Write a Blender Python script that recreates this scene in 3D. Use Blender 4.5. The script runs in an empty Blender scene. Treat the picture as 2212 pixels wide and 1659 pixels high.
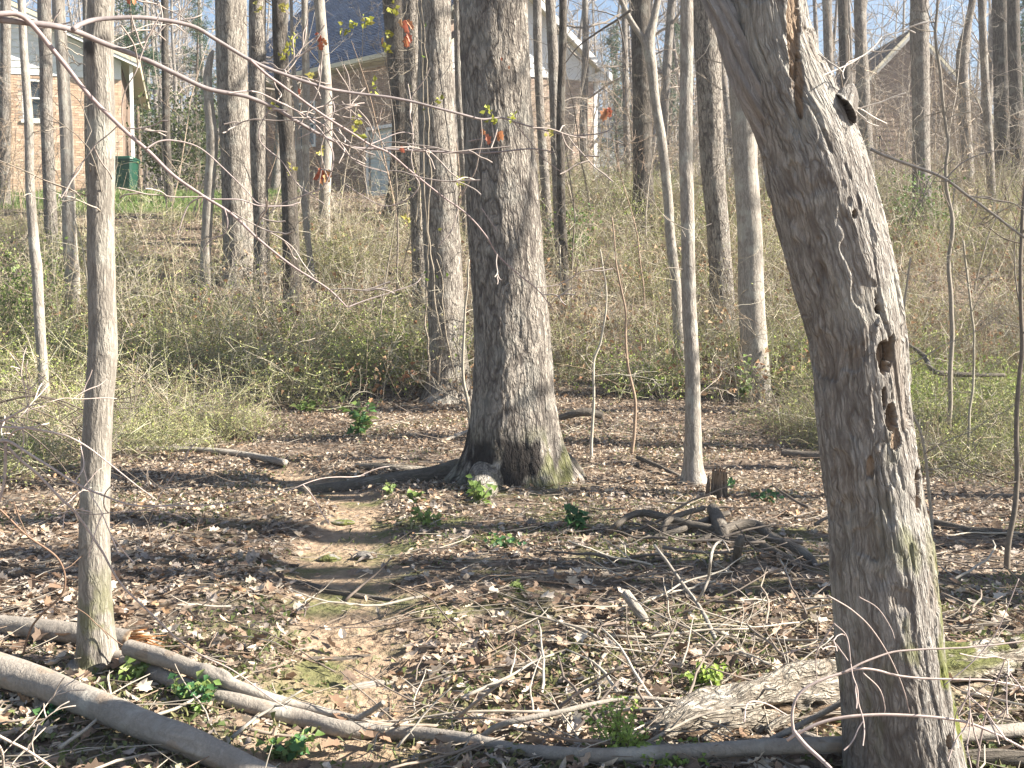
import bpy, math, random
import numpy as np
from mathutils import Vector

# ------------------------------------------------------------------ camera, sky, sun, exposure
scn = bpy.context.scene
COL = scn.collection
F = 2372.0                      # focal length in units of a 2212 wide picture
PITCH = math.atan(169.5 / F)
EYE = np.array([0.0, 0.0, 1.6])
cam_d = bpy.data.cameras.new("camera")
cam_d.sensor_width = 36.0
cam_d.lens = 36.0 * F / 2212.0
cam_d.clip_start = 0.05
cam_d.clip_end = 2000.0
cam = bpy.data.objects.new("camera", cam_d)
cam.location = EYE
cam.rotation_euler = (math.pi / 2 - PITCH, 0, 0)
COL.objects.link(cam)
scn.camera = cam

SUN_ALPHA = math.radians(85)    # measured from the camera side (-Y) towards +X
SUN_EL = math.radians(35)
sx, sy = math.sin(SUN_ALPHA) * math.cos(SUN_EL), -math.cos(SUN_ALPHA) * math.cos(SUN_EL)
SUN_DIR = Vector((sx, sy, math.sin(SUN_EL)))
sun_d = bpy.data.lights.new("sun", 'SUN')
sun_d.energy = 5.0
sun_d.angle = math.radians(0.53)
sun_d.color = (1.0, 0.93, 0.82)
sun = bpy.data.objects.new("sun", sun_d)
sun.rotation_euler = SUN_DIR.to_track_quat('Z', 'Y').to_euler()
sun.location = SUN_DIR * 60
COL.objects.link(sun)

world = bpy.data.worlds.new("World")
scn.world = world
world.use_nodes = True
wn = world.node_tree.nodes
wl = world.node_tree.links
wn.clear()
w_out = wn.new("ShaderNodeOutputWorld")
w_bg = wn.new("ShaderNodeBackground")
w_sky = wn.new("ShaderNodeTexSky")
w_sky.sky_type = 'NISHITA'
w_sky.sun_disc = False
w_sky.sun_elevation = SUN_EL
w_sky.sun_rotation = math.atan2(sx, sy)
w_sky.air_density = 1.0
w_sky.dust_density = 0.5
w_sky.ozone_density = 1.0
w_bg.inputs["Strength"].default_value = 0.05
wl.new(w_sky.outputs[0], w_bg.inputs["Color"])
wl.new(w_bg.outputs[0], w_out.inputs["Surface"])

scn.view_settings.view_transform = 'Standard'
scn.view_settings.look = 'None'
scn.view_settings.exposure = 2.0
scn.view_settings.gamma = 1.0
scn.view_settings.use_curve_mapping = False
scn.render.engine = 'CYCLES'
scn.cycles.max_bounces = 6
scn.cycles.diffuse_bounces = 2
scn.cycles.glossy_bounces = 2
scn.cycles.transmission_bounces = 3
scn.cycles.transparent_max_bounces = 6

rng = np.random.default_rng(11)

# ------------------------------------------------------------------ numeric helpers
def _hash(ix, iy, iz, seed):
    h = (ix.astype(np.uint32) * np.uint32(374761393) + iy.astype(np.uint32) * np.uint32(668265263)
         + iz.astype(np.uint32) * np.uint32(2147483647) + np.uint32((seed * 974634777) & 0xffffffff))
    h = (h ^ (h >> np.uint32(13))) * np.uint32(1274126177)
    h = (h ^ (h >> np.uint32(16))) * np.uint32(2246822519)
    h = h ^ (h >> np.uint32(15))
    return h.astype(np.float64) / 4294967295.0

def vnoise(p, seed=0):
    p = np.asarray(p, dtype=np.float64)
    i = np.floor(p).astype(np.int64)
    f = p - i
    f = f * f * (3 - 2 * f)
    r = 0.0
    for dx in (0, 1):
        wx = f[..., 0] if dx else 1 - f[..., 0]
        for dy in (0, 1):
            wy = f[..., 1] if dy else 1 - f[..., 1]
            for dz in (0, 1):
                wz = f[..., 2] if dz else 1 - f[..., 2]
                r = r + wx * wy * wz * _hash(i[..., 0] + dx, i[..., 1] + dy, i[..., 2] + dz, seed)
    return r

def fbm(p, octv=3, seed=0):
    p = np.asarray(p, dtype=np.float64)
    a, s, t = 0.5, 0.0, 0.0
    for o in range(octv):
        s = s + a * vnoise(p * (2.03 ** o), seed + o * 17)
        t += a
        a *= 0.5
    return s / t

def sstep(a, b, x):
    t = np.clip((np.asarray(x, dtype=np.float64) - a) / (b - a), 0, 1)
    return t * t * (3 - 2 * t)

def P(px, py, d):
    """point at the distance d (along +Y) seen at px,py of the 2212 x 1659 picture"""
    u, v = (px - 1106.0) / F, (829.5 - py) / F
    dy = math.cos(PITCH) + v * math.sin(PITCH)
    dz = -math.sin(PITCH) + v * math.cos(PITCH)
    k = d / dy
    return np.array([u * k, d, EYE[2] + dz * k])

def project(p):
    p = np.asarray(p, dtype=np.float64) - EYE
    cy = p[..., 1] * math.cos(PITCH) - p[..., 2] * math.sin(PITCH)
    cz = p[..., 1] * math.sin(PITCH) + p[..., 2] * math.cos(PITCH)
    return 1106 + F * p[..., 0] / cy, 829.5 - F * cz / cy

# path centre (x at distance y) and the ground
PATH = np.array([[2.5, -0.75], [3.9, -0.62], [4.6, -0.66], [5.4, -0.82], [6.4, -1.02], [7.4, -1.12], [8.6, -1.18],
                 [9.6, -1.55], [10.8, -2.2], [12.0, -3.3], [14, -6.0]])
def path_mask(x, y):
    c = np.interp(y, PATH[:, 0], PATH[:, 1])
    w = 0.27 + 0.05 * np.sin(y * 2.1)
    return (1 - sstep(w * 0.5, w * 1.7, np.abs(x - c))) * sstep(3.2, 4.0, y) * (1 - sstep(10.5, 12, y))

_PY = np.array([-60, 0, 6, 10, 13, 15.5, 18, 20, 22, 24, 26, 29, 33, 38, 44, 60, 120, 900], dtype=float)
_PZ = np.array([-.3, 0, 0, 0.02, 0.05, 0.18, 0.85, 1.55, 2.3, 3.0, 3.6, 4.3, 4.9, 5.3, 5.7, 6.3, 6.8, 7.0])
def ground_z(x, y, detail=True):
    x = np.asarray(x, dtype=np.float64); y = np.asarray(y, dtype=np.float64)
    yy = y + 0.10 * np.clip(-x, -14, 10) * sstep(12, 18, y) * 0.5
    z = (np.interp(yy - .7, _PY, _PZ) + np.interp(yy, _PY, _PZ) * 2 + np.interp(yy + .7, _PY, _PZ)) / 4
    p = np.stack([x * 0.35, y * 0.35, x * 0 + 3.3], -1)
    z = z + (fbm(p, 2, 5) - 0.5) * 0.28 * sstep(2.5, 6, y) * (1 - .7 * sstep(33, 36, y))
    z = z - 0.06 * path_mask(x, y)
    if detail:
        p = np.stack([x * 2.6, y * 2.6, x * 0 + 1.3], -1)
        z = z + (fbm(p, 3, 9) - 0.5) * 0.07 * (1 - sstep(14, 30, y)) * (1 - 0.6 * path_mask(x, y))
    return z

def gz(x, y):
    return float(ground_z(np.array([x]), np.array([y]))[0])

def G(px, py, lift=0.0):
    """where the ground is seen at px,py"""
    lo = P(px, py, 1.0) - EYE
    ts = np.linspace(2.2, 60, 2400)
    pts = EYE + lo[None, :] * ts[:, None]
    g = ground_z(pts[:, 0], pts[:, 1]) + lift
    below = np.where(pts[:, 2] < g)[0]
    k = below[0] if len(below) else len(ts) - 1
    return pts[k]

def catmull(pts, n):
    """smooth curve through the rows of pts, n samples (all columns)"""
    pts = np.asarray(pts, dtype=np.float64)
    if len(pts) < 3:
        t = np.linspace(0, 1, n)[:, None]
        return pts[0] * (1 - t) + pts[-1] * t
    d = np.linalg.norm(np.diff(pts[:, :3], axis=0), axis=1)
    s = np.concatenate([[0], np.cumsum(np.maximum(d, 1e-6))])
    e = np.vstack([2 * pts[0] - pts[1], pts, 2 * pts[-1] - pts[-2]])
    q = np.linspace(0, s[-1], n)
    k = np.clip(np.searchsorted(s, q, side='right') - 1, 0, len(pts) - 2)
    t = ((q - s[k]) / (s[k + 1] - s[k]))[:, None]
    p0, p1, p2, p3 = e[k], e[k + 1], e[k + 2], e[k + 3]
    dd = np.minimum(d[k], 9e9)[:, None]
    dp = d[np.maximum(k - 1, 0)][:, None]; dn = d[np.minimum(k + 1, len(d) - 1)][:, None]
    m1 = (p2 - p0) * dd / (dp + dd); m2 = (p3 - p1) * dd / (dd + dn)
    t2, t3 = t * t, t * t * t
    return (2 * t3 - 3 * t2 + 1) * p1 + (t3 - 2 * t2 + t) * m1 + (-2 * t3 + 3 * t2) * p2 + (t3 - t2) * m2

# ------------------------------------------------------------------ mesh builder
MASSES = ('twigs', 'side_twigs', 'crown', 'leaves', 'foliage', 'needles', 'branches', 'splinters')     # parts too fine to pick apart
class MB:
    def __init__(s):
        s.v, s.q, s.t, s.c, s.r, s.n = [], [], [], [], [], 0
    def add(s, v, q=None, t=None, col=(1, 1, 1), rest=None):
        v = np.asarray(v, dtype=np.float64).reshape(-1, 3)
        if q is not None and len(q): s.q.append(np.asarray(q, dtype=np.int64).reshape(-1, 4) + s.n)
        if t is not None and len(t): s.t.append(np.asarray(t, dtype=np.int64).reshape(-1, 3) + s.n)
        c = np.asarray(col, dtype=np.float64)
        if c.ndim == 1: c = np.tile(c[:3], (len(v), 1))
        s.v.append(v); s.c.append(c[:, :3]); s.r.append(v if rest is None else np.asarray(rest).reshape(-1, 3))
        s.n += len(v)
    def mesh(s, name, mat, smooth=True):
        me = bpy.data.meshes.new(name)
        if not s.v: return me
        v = np.concatenate(s.v); c = np.concatenate(s.c); r = np.concatenate(s.r)
        q = np.concatenate(s.q) if s.q else np.zeros((0, 4), np.int64)
        t = np.concatenate(s.t) if s.t else np.zeros((0, 3), np.int64)
        me.vertices.add(len(v)); me.vertices.foreach_set("co", v.astype(np.float32).ravel())
        nl = q.size + t.size
        me.loops.add(nl)
        me.loops.foreach_set("vertex_index", np.concatenate([q.ravel(), t.ravel()]).astype(np.int32))
        npoly = len(q) + len(t)
        me.polygons.add(npoly)
        starts = np.concatenate([np.arange(len(q)) * 4, q.size + np.arange(len(t)) * 3]).astype(np.int32)
        me.polygons.foreach_set("loop_start", starts)
        me.polygons.foreach_set("use_smooth", np.full(npoly, bool(smooth)))
        me.update(calc_edges=True)
        a = me.attributes.new("col", 'FLOAT_COLOR', 'POINT')
        a.data.foreach_set("color", np.concatenate([c, np.ones((len(c), 1))], 1).astype(np.float32).ravel())
        a = me.attributes.new("rest", 'FLOAT_VECTOR', 'POINT')
        a.data.foreach_set("vector", r.astype(np.float32).ravel())
        me.materials.append(mat)
        return me
    def build(s, name, mat, parent=None, smooth=True):
        o = bpy.data.objects.new(name, s.mesh(name, mat, smooth))
        COL.objects.link(o)
        if parent is not None:
            adopt(o, parent)
            if name in MASSES: o["kind"] = 'stuff'
        return o

_loc = {}
def adopt(o, parent):
    """child of parent, keeping the place in the world (parents carry only a location)"""
    o.parent = parent
    q, off = parent, Vector((0, 0, 0))
    while q is not None:
        off += q.location
        q = q.parent
    me = o.data
    if me is not None and len(me.vertices):
        co = np.empty(len(me.vertices) * 3, np.float32); me.vertices.foreach_get("co", co)
        co = co.reshape(-1, 3) - np.array(off, dtype=np.float32)
        me.vertices.foreach_set("co", co.ravel())
        me.update()

def tag(o, label=None, cat=None, group=None, kind=None):
    if label: o["label"] = label
    if cat: o["category"] = cat
    if group: o["group"] = group
    if kind: o["kind"] = kind
    return o

def thing(name, loc, label, cat, group=None):
    o = bpy.data.objects.new(name, None)
    o.empty_display_size = 0.2
    o.location = [float(a) for a in loc]
    COL.objects.link(o)
    return tag(o, label, cat, group)

def frames(pts):
    d = np.gradient(pts, axis=0)
    d /= np.maximum(np.linalg.norm(d, axis=1, keepdims=True), 1e-9)
    ref = np.array([0, 1.0, 0.0]) if abs(d[:, 1].mean()) < 0.8 else np.array([1.0, 0, 0])
    a = np.cross(d, ref); a /= np.maximum(np.linalg.norm(a, axis=1, keepdims=True), 1e-9)
    b = np.cross(d, a)
    return d, a, b

def tube(mb, pts, rad, k=5, col=(1, 1, 1), cap=True, v0=0.0, ph=0.0):
    pts = np.asarray(pts, dtype=np.float64); n = len(pts)
    rad = np.broadcast_to(np.asarray(rad, dtype=np.float64), (n,))
    d, a, b = frames(pts)
    th = np.arange(k) * 2 * np.pi / k + ph
    ct, st = np.cos(th), np.sin(th)
    v = pts[:, None, :] + rad[:, None, None] * (ct[None, :, None] * a[:, None, :] + st[None, :, None] * b[:, None, :])
    s = np.concatenate([[0], np.cumsum(np.linalg.norm(np.diff(pts, axis=0), axis=1))]) + v0
    rest = np.stack([rad[:, None] * ct[None, :], rad[:, None] * st[None, :], np.repeat(s[:, None], k, 1)], -1)
    i = np.arange(n - 1)[:, None] * k; j = np.arange(k)[None, :]; j2 = (j + 1) % k
    q = np.stack([i + j, i + j2, i + k + j2, i + k + j], -1).reshape(-1, 4)
    v = v.reshape(-1, 3); rest = rest.reshape(-1, 3)
    t = None
    if cap:
        v = np.vstack([v, pts[0], pts[-1]]); rest = np.vstack([rest, [0, 0, s[0]], [0, 0, s[-1]]])
        jj = np.arange(k); c0, c1 = n * k, n * k + 1
        t = np.vstack([np.stack([np.full(k, c0), (jj + 1) % k, jj], -1),
                       np.stack([np.full(k, c1), (n - 1) * k + jj, (n - 1) * k + (jj + 1) % k], -1)])
    c = np.asarray(col, dtype=np.float64)
    if c.ndim == 2: c = np.repeat(c, k, 0); c = np.vstack([c, c[0], c[-1]]) if cap else c
    mb.add(v, q, t, c, rest)

def rtube(mb, pts, rad, k, rows, amp=0.0, freq=(9, 3), lobes=None, seed=0, col=(1, 1, 1), cap=True, mod=None):
    """a dense tube with a rough surface: fissures running along it, lumps and root lobes"""
    pr = catmull(np.column_stack([pts, rad]), rows)
    c, r = pr[:, :3], np.maximum(pr[:, 3], 1e-3)
    d, a, b = frames(c)
    th = np.arange(k) * 2 * np.pi / k
    ct, st = np.cos(th), np.sin(th)
    s = np.concatenate([[0], np.cumsum(np.linalg.norm(np.diff(c, axis=0), axis=1))])
    R = r[:, None] * np.ones(k)[None, :]
    S = s[:, None] * np.ones(k)[None, :]
    rest = np.stack([R * ct, R * st, S], -1)
    low = fbm(rest * np.array([3.5, 3.5, 1.2]) + seed * 3.1, 2, seed) - 0.5
    R2 = R * (1 + 0.16 * low)
    if lobes is not None:
        R2 = R2 + lobes(th[None, :], S, R)
    disp = np.zeros_like(R)
    if amp:
        w = (fbm(rest * np.array([6, 6, 5.0]) + 7.7, 2, seed + 3) - .5) * 0.12
        q = rest + np.stack([w, -w, w * 0], -1)
        n1 = vnoise(q * np.array([freq[0] * 2, freq[0] * 2, freq[1]]) + seed, seed + 5)
        n2 = vnoise(q * np.array([freq[0] * 4.3, freq[0] * 4.3, freq[1] * 2.6]) + seed, seed + 8)
        rg = np.minimum(1, np.abs(n1 * 2 - 1) * 2.2) * 0.68 + np.minimum(1, np.abs(n2 * 2 - 1) * 2.0) * 0.32
        disp = amp * (rg - 0.75)
        R2 = R2 + disp
    v = c[:, None, :] + R2[..., None] * (ct[None, :, None] * a[:, None, :] + st[None, :, None] * b[:, None, :])
    colv = np.ones((rows, k, 3)) * np.asarray(col)
    if mod is not None:
        off, colv = mod(v, rest, colv)
        v = v + off[..., None] * (ct[None, :, None] * a[:, None, :] + st[None, :, None] * b[:, None, :])
    i = np.arange(rows - 1)[:, None] * k; j = np.arange(k)[None, :]; j2 = (j + 1) % k
    q = np.stack([i + j, i + j2, i + k + j2, i + k + j], -1).reshape(-1, 4)
    v = v.reshape(-1, 3); rest = rest.reshape(-1, 3); colv = colv.reshape(-1, 3)
    t = None
    if cap:
        v = np.vstack([v, c[0], c[-1]]); rest = np.vstack([rest, [0, 0, s[0]], [0, 0, s[-1]]])
        colv = np.vstack([colv, colv[0], colv[-1]])
        jj = np.arange(k); n = rows * k
        t = np.vstack([np.stack([np.full(k, n), (jj + 1) % k, jj], -1),
                       np.stack([np.full(k, n + 1), (rows - 1) * k + jj, (rows - 1) * k + (jj + 1) % k], -1)])
    mb.add(v, q, t, colv, rest)

def unit(v):
    return v / max(np.linalg.norm(v), 1e-9)

def wander(p, d, L, n, wig, lift, r):
    """a twisting line of n points starting at p"""
    pts = [np.array(p, dtype=float)]
    d = unit(np.array(d, dtype=float))
    for i in range(n - 1):
        d = unit(d + r.normal(0, wig, 3) + np.array([0, 0, lift]))
        pts.append(pts[-1] + d * L / (n - 1))
    return np.array(pts)

def grow(mb, p, d, L, rad, lvl, r, wig=0.17, lift=0.05, kids=4, col=(1, 1, 1), sm=False):
    n = 7 if lvl > 0 else 5
    pts = wander(p, d, L, n, wig, lift, r)
    rr = np.linspace(rad, max(rad * 0.22, 0.0022), n)
    if sm:
        ps = catmull(np.column_stack([pts, rr]), n * 3)
        tube(mb, ps[:, :3], ps[:, 3], 5, col, cap=False, v0=r.uniform(0, 9))
    else:
        tube(mb, pts, rr, 5 if rad > .03 else (4 if rad > 0.012 else 3), col, cap=False, v0=r.uniform(0, 9))
    if lvl == 0: return
    for j in range(kids):
        f = r.uniform(0.25, 0.97)
        i = min(int(f * (n - 1)), n - 2)
        q = pts[i] * (1 - (f * (n - 1) - i)) + pts[i + 1] * (f * (n - 1) - i)
        dd = unit(unit(pts[i + 1] - pts[i]) + r.normal(0, 0.62, 3))
        grow(mb, q, dd, L * r.uniform(0.3, 0.6) * (1.15 - .5 * f), max(np.interp(f, [0, 1], [rad, rad * .25]) * r.uniform(.45, .7), 0.0022),
             lvl - 1, r, wig * 1.1, lift, kids, col, sm)

# ------------------------------------------------------------------ materials
def new_mat(name):
    m = bpy.data.materials.new(name)
    m.use_nodes = True
    nt = m.node_tree
    nt.nodes.clear()
    out = nt.nodes.new("ShaderNodeOutputMaterial")
    b = nt.nodes.new("ShaderNodeBsdfPrincipled")
    b.inputs["Roughness"].default_value = 0.85
    b.inputs["Specular IOR Level"].default_value = 0.2
    nt.links.new(b.outputs[0], out.inputs["Surface"])
    return m, nt, b, out

class N:
    """small node-graph helper"""
    def __init__(s, nt): s.nt = nt
    def node(s, t, **kw):
        n = s.nt.nodes.new(t)
        for k, v in kw.items(): setattr(n, k, v)
        return n
    def put(s, sock, val):
        if isinstance(val, bpy.types.NodeSocket): s.nt.links.new(val, sock)
        elif val is not None:
            if isinstance(val, (tuple, list)) and len(val) == 3 and sock.type == 'RGBA': val = (*val, 1)
            sock.default_value = val
    def attr(s, name):
        return s.node("ShaderNodeAttribute", attribute_name=name)
    def scale(s, vec, sc):
        n = s.node("ShaderNodeVectorMath", operation='MULTIPLY')
        s.put(n.inputs[0], vec); n.inputs[1].default_value = sc
        return n.outputs[0]
    def noise(s, vec, scale=1, detail=3, rough=.55, dist=0):
        n = s.node("ShaderNodeTexNoise")
        s.put(n.inputs["Vector"], vec)
        n.inputs["Scale"].default_value = scale; n.inputs["Detail"].default_value = detail
        n.inputs["Roughness"].default_value = rough; n.inputs["Distortion"].default_value = dist
        return n.outputs["Fac"]
    def voro(s, vec, scale=1, feature='F1', out="Distance", rnd=1):
        n = s.node("ShaderNodeTexVoronoi", feature=feature)
        s.put(n.inputs["Vector"], vec); n.inputs["Scale"].default_value = scale
        n.inputs["Randomness"].default_value = rnd
        return n.outputs[out]
    def ramp(s, fac, *stops):
        n = s.node("ShaderNodeValToRGB")
        s.put(n.inputs[0], fac)
        e = n.color_ramp.elements
        while len(e) < len(stops): e.new(0.5)
        for k, (p, c) in enumerate(stops):
            e[k].position = p
            e[k].color = (c, c, c, 1) if isinstance(c, (int, float)) else (*c, 1)
        return n.outputs[0]
    def mix(s, fac, a, b, mode='MIX'):
        n = s.node("ShaderNodeMix", data_type='RGBA', blend_type=mode)
        s.put(n.inputs[0], fac); s.put(n.inputs[6], a); s.put(n.inputs[7], b)
        return n.outputs[2]
    def math(s, op, a, b=None, clamp=False):
        n = s.node("ShaderNodeMath", operation=op, use_clamp=clamp)
        s.put(n.inputs[0], a); s.put(n.inputs[1], b)
        return n.outputs[0]
    def bump(s, h, strength=.5, dist=.01):
        n = s.node("ShaderNodeBump")
        s.put(n.inputs["Height"], h); n.inputs["Strength"].default_value = strength
        n.inputs["Distance"].default_value = dist
        return n.outputs[0]

def bark(name, light, mid, dark, fx=26, fz=5, fiss=1.0, lichen=(.45, .45, .40), lich=.35, dist=.02):
    """bark: long fissures along the stem, paler plates, lichen patches; col.g = moss, col.b = bare inner wood"""
    m, nt, b, out = new_mat(name)
    g = N(nt)
    rest = g.attr("rest").outputs["Vector"]
    msk = g.node("ShaderNodeSeparateColor"); g.put(msk.inputs[0], g.attr("col").outputs["Color"])
    w = g.noise(rest, 7, 3)
    wv = g.node("ShaderNodeVectorMath", operation='MULTIPLY_ADD')
    g.put(wv.inputs[0], g.node("ShaderNodeCombineXYZ").outputs[0])
    cx = g.node("ShaderNodeCombineXYZ"); g.put(cx.inputs[0], w); g.put(cx.inputs[1], g.math('MULTIPLY', w, -1.0)); g.put(cx.inputs[2], w)
    g.put(wv.inputs[0], cx.outputs[0]); wv.inputs[1].default_value = (.05, .05, .05); g.put(wv.inputs[2], rest)
    def seam(k, wdt, dist):
        n = g.noise(g.scale(wv.outputs[0], (fx * k, fx * k, fz * k)), 1.0, 2, .5, dist)
        return g.ramp(g.math('ABSOLUTE', g.math('SUBTRACT', n, .5)), (0.0, 0.0), (wdt, 1.0))
    c1, c2, c3 = seam(.6, .06, .15), seam(1.35, .07, .1), seam(2.6, .10, .0)
    crack = g.math('MULTIPLY', g.math('ADD', .18, g.math('MULTIPLY', c1, .82)), g.math('ADD', .35, g.math('MULTIPLY', c2, .65)))
    crack = g.math('MULTIPLY', crack, g.math('ADD', .6, g.math('MULTIPLY', c3, .4)))
    fine = g.noise(g.scale(wv.outputs[0], (fx * 3.5, fx * 3.5, fz * 6)), 1.0, 5, .72)
    grain = g.noise(rest, 160, 3, .7)
    plate = g.noise(g.scale(rest, (9, 9, 3.2)), 1.0, 3)
    base = g.mix(g.ramp(g.math('ADD', g.math('MULTIPLY', fine, .6), g.math('MULTIPLY', grain, .4)), (.36, 0), (.64, 1)), mid, light)
    base = g.mix(g.ramp(plate, (.35, .0), (.75, .5)), base, tuple(.72 * a for a in mid))
    ck = g.math('MULTIPLY', g.math('SUBTRACT', 1.0, crack), fiss, clamp=True)
    base = g.mix(ck, base, dark)
    ln = g.ramp(g.noise(rest, 3.3, 4, .62), (.52, 0), (.62, 1))
    base = g.mix(g.math('MULTIPLY', ln, lich), base, lichen)
    moss = g.mix(g.noise(rest, 60, 3), (.05, .065, .012), (.17, .18, .04))
    base = g.mix(msk.outputs[1], base, moss)
    fib = g.noise(g.scale(rest, (70, 70, 5)), 1.0, 3)
    wood = g.mix(g.ramp(fib, (.3, 0), (.75, 1)), (.10, .062, .04), (.42, .31, .21))
    base = g.mix(msk.outputs[2], base, wood)
    g.put(b.inputs["Base Color"], base)
    h = g.math('ADD', g.math('MULTIPLY', crack, fiss), g.math('ADD', g.math('MULTIPLY', fine, .6), g.math('MULTIPLY', grain, .25)))
    g.put(b.inputs["Normal"], g.bump(h, .9, dist))
    b.inputs["Roughness"].default_value = .92
    return m

def vcol(name, rough=.8, var=.25, trans=0.0, nsc=30, spec=.2, bump=0):
    """colour of each piece comes with the piece; grain on top; leaves let light through"""
    m, nt, b, out = new_mat(name)
    g = N(nt)
    c = g.attr("col").outputs["Color"]
    rest = g.attr("rest").outputs["Vector"]
    n = g.noise(rest, nsc, 3)
    k = g.ramp(n, (.25, 1 - var), (.75, 1 + var))
    c2 = g.mix(1.0, c, k, 'MULTIPLY')
    g.put(b.inputs["Base Color"], c2)
    b.inputs["Roughness"].default_value = rough
    b.inputs["Specular IOR Level"].default_value = spec
    if bump: g.put(b.inputs["Normal"], g.bump(n, .6, bump))
    if trans:
        t = g.node("ShaderNodeBsdfTranslucent"); g.put(t.inputs[0], c2)
        mx = g.node("ShaderNodeMixShader"); mx.inputs[0].default_value = trans
        g.nt.links.new(b.outputs[0], mx.inputs[1]); g.nt.links.new(t.outputs[0], mx.inputs[2])
        g.nt.links.new(mx.outputs[0], out.inputs["Surface"])
    return m

def flat(name, c, rough=.6, var=.12, nsc=6, spec=.3, metal=0):
    m, nt, b, out = new_mat(name)
    g = N(nt)
    tc = g.node("ShaderNodeTexCoord").outputs["Object"]
    n = g.noise(tc, nsc, 5, .6)
    g.put(b.inputs["Base Color"], g.mix(g.ramp(n, (.3, 0), (.7, 1)), tuple(a * (1 - var) for a in c), tuple(min(1, a * (1 + var)) for a in c)))
    b.inputs["Roughness"].default_value = rough
    b.inputs["Specular IOR Level"].default_value = spec
    b.inputs["Metallic"].default_value = metal
    return m

M = {}
M['poplar'] = bark('poplar_bark', (.47, .425, .365), (.35, .31, .265), (.07, .058, .05), 22, 4.2, 1.0, lich=.25, dist=.018)
M['bigbark'] = bark('furrowed_bark', (.44, .395, .34), (.30, .265, .225), (.055, .045, .04), 18, 4.4, 1.0, lich=.2, dist=.025)
M['dead'] = bark('dead_bark', (.41, .385, .35), (.27, .25, .225), (.07, .055, .046), 40, 6.0, .85, lich=.35, lichen=(.46, .445, .39), dist=.009)
M['smooth'] = bark('smooth_bark', (.46, .42, .365), (.32, .288, .245), (.12, .10, .085), 30, 5.5, .7, lich=.45, lichen=(.46, .45, .39), dist=.006)
M['dark'] = bark('dark_bark', (.17, .145, .12), (.105, .09, .075), (.035, .03, .025), 24, 3.2, 1.0, lich=.15, dist=.015)
M['far'] = bark('grey_bark', (.34, .305, .265), (.24, .21, .185), (.085, .075, .065), 18, 4.0, .85, lich=.3)
M['log'] = bark('log_bark', (.36, .32, .275), (.26, .23, .195), (.14, .12, .10), 16, 14, .35, lich=.5, lichen=(.43, .41, .36), dist=.006)
M['rot'] = bark('rotten_wood', (.58, .53, .45), (.38, .33, .26), (.13, .10, .075), 30, 6, .9, lich=.5, lichen=(.70, .67, .61), dist=.03)
M['slim'] = bark('slim_bark', (.37, .335, .29), (.25, .225, .19), (.09, .078, .066), 32, 5.5, .7, lich=.45, lichen=(.42, .41, .35), dist=.006)
M['root'] = bark('root_bark', (.20, .175, .145), (.13, .11, .09), (.045, .037, .03), 25, 6, .6, lich=.2, dist=.01)
M['twig'] = vcol('twig_wood', .75, .22, 0, 40)
M['brush'] = vcol('brush_stems', .75, .2, .22, 30)
M['leaf'] = vcol('dry_leaf', .75, .3, .14, 60)
M['green'] = vcol('green_leaf', .5, .2, .35, 50, .35)
M['split'] = vcol('split_wood', .8, .3, 0, 60)

# ground
def ground_mat():
    m, nt, b, out = new_mat('forest_floor')
    g = N(nt)
    pos = g.node("ShaderNodeNewGeometry").outputs["Position"]
    msk = g.node("ShaderNodeSeparateColor"); g.put(msk.inputs[0], g.attr("col").outputs["Color"])
    vc = g.node("ShaderNodeTexVoronoi"); g.put(vc.inputs["Vector"], pos); vc.inputs["Scale"].default_value = 17
    cell = g.node("ShaderNodeSeparateColor"); g.put(cell.inputs[0], vc.outputs["Color"])
    litter = g.ramp(cell.outputs[0], (0, (.09, .065, .048)), (.35, (.19, .14, .10)), (.7, (.29, .22, .165)), (1, (.38, .31, .24)))
    fine = g.noise(pos, 34, 4, .65)
    litter = g.mix(g.ramp(fine, (.35, 0), (.65, 1)), g.mix(.55, litter, (.03, .022, .016)), litter)
    soil = g.mix(g.ramp(g.noise(pos, 11, 5, .65), (.3, 0), (.7, 1)), (.22, .155, .10), (.38, .285, .20))
    c = g.mix(msk.outputs[0], litter, soil)
    grass = g.mix(g.noise(pos, 5, 4), (.045, .085, .018), (.14, .17, .05))
    c = g.mix(msk.outputs[1], c, grass)
    mossn = g.math('MULTIPLY', g.ramp(g.noise(pos, 1.7, 4, .6), (.5, 0), (.62, 1)), msk.outputs[2])
    c = g.mix(mossn, c, g.mix(fine, (.075, .08, .03), (.19, .18, .085)))
    g.put(b.inputs["Base Color"], c)
    h = g.math('ADD', g.math('MULTIPLY', vc.outputs["Distance"], .8), fine)
    g.put(b.inputs["Normal"], g.bump(h, .9, .03))
    b.inputs["Roughness"].default_value = .95
    return m
M['ground'] = ground_mat()

# ------------------------------------------------------------------ ground
def lawn_mask(x, y):
    return sstep(26.2, 27.4, y + .35 * np.sin(x * 1.7)) * (1 - sstep(-7.5, -5.5, x)) * (1 - sstep(46, 50, y))

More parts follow.
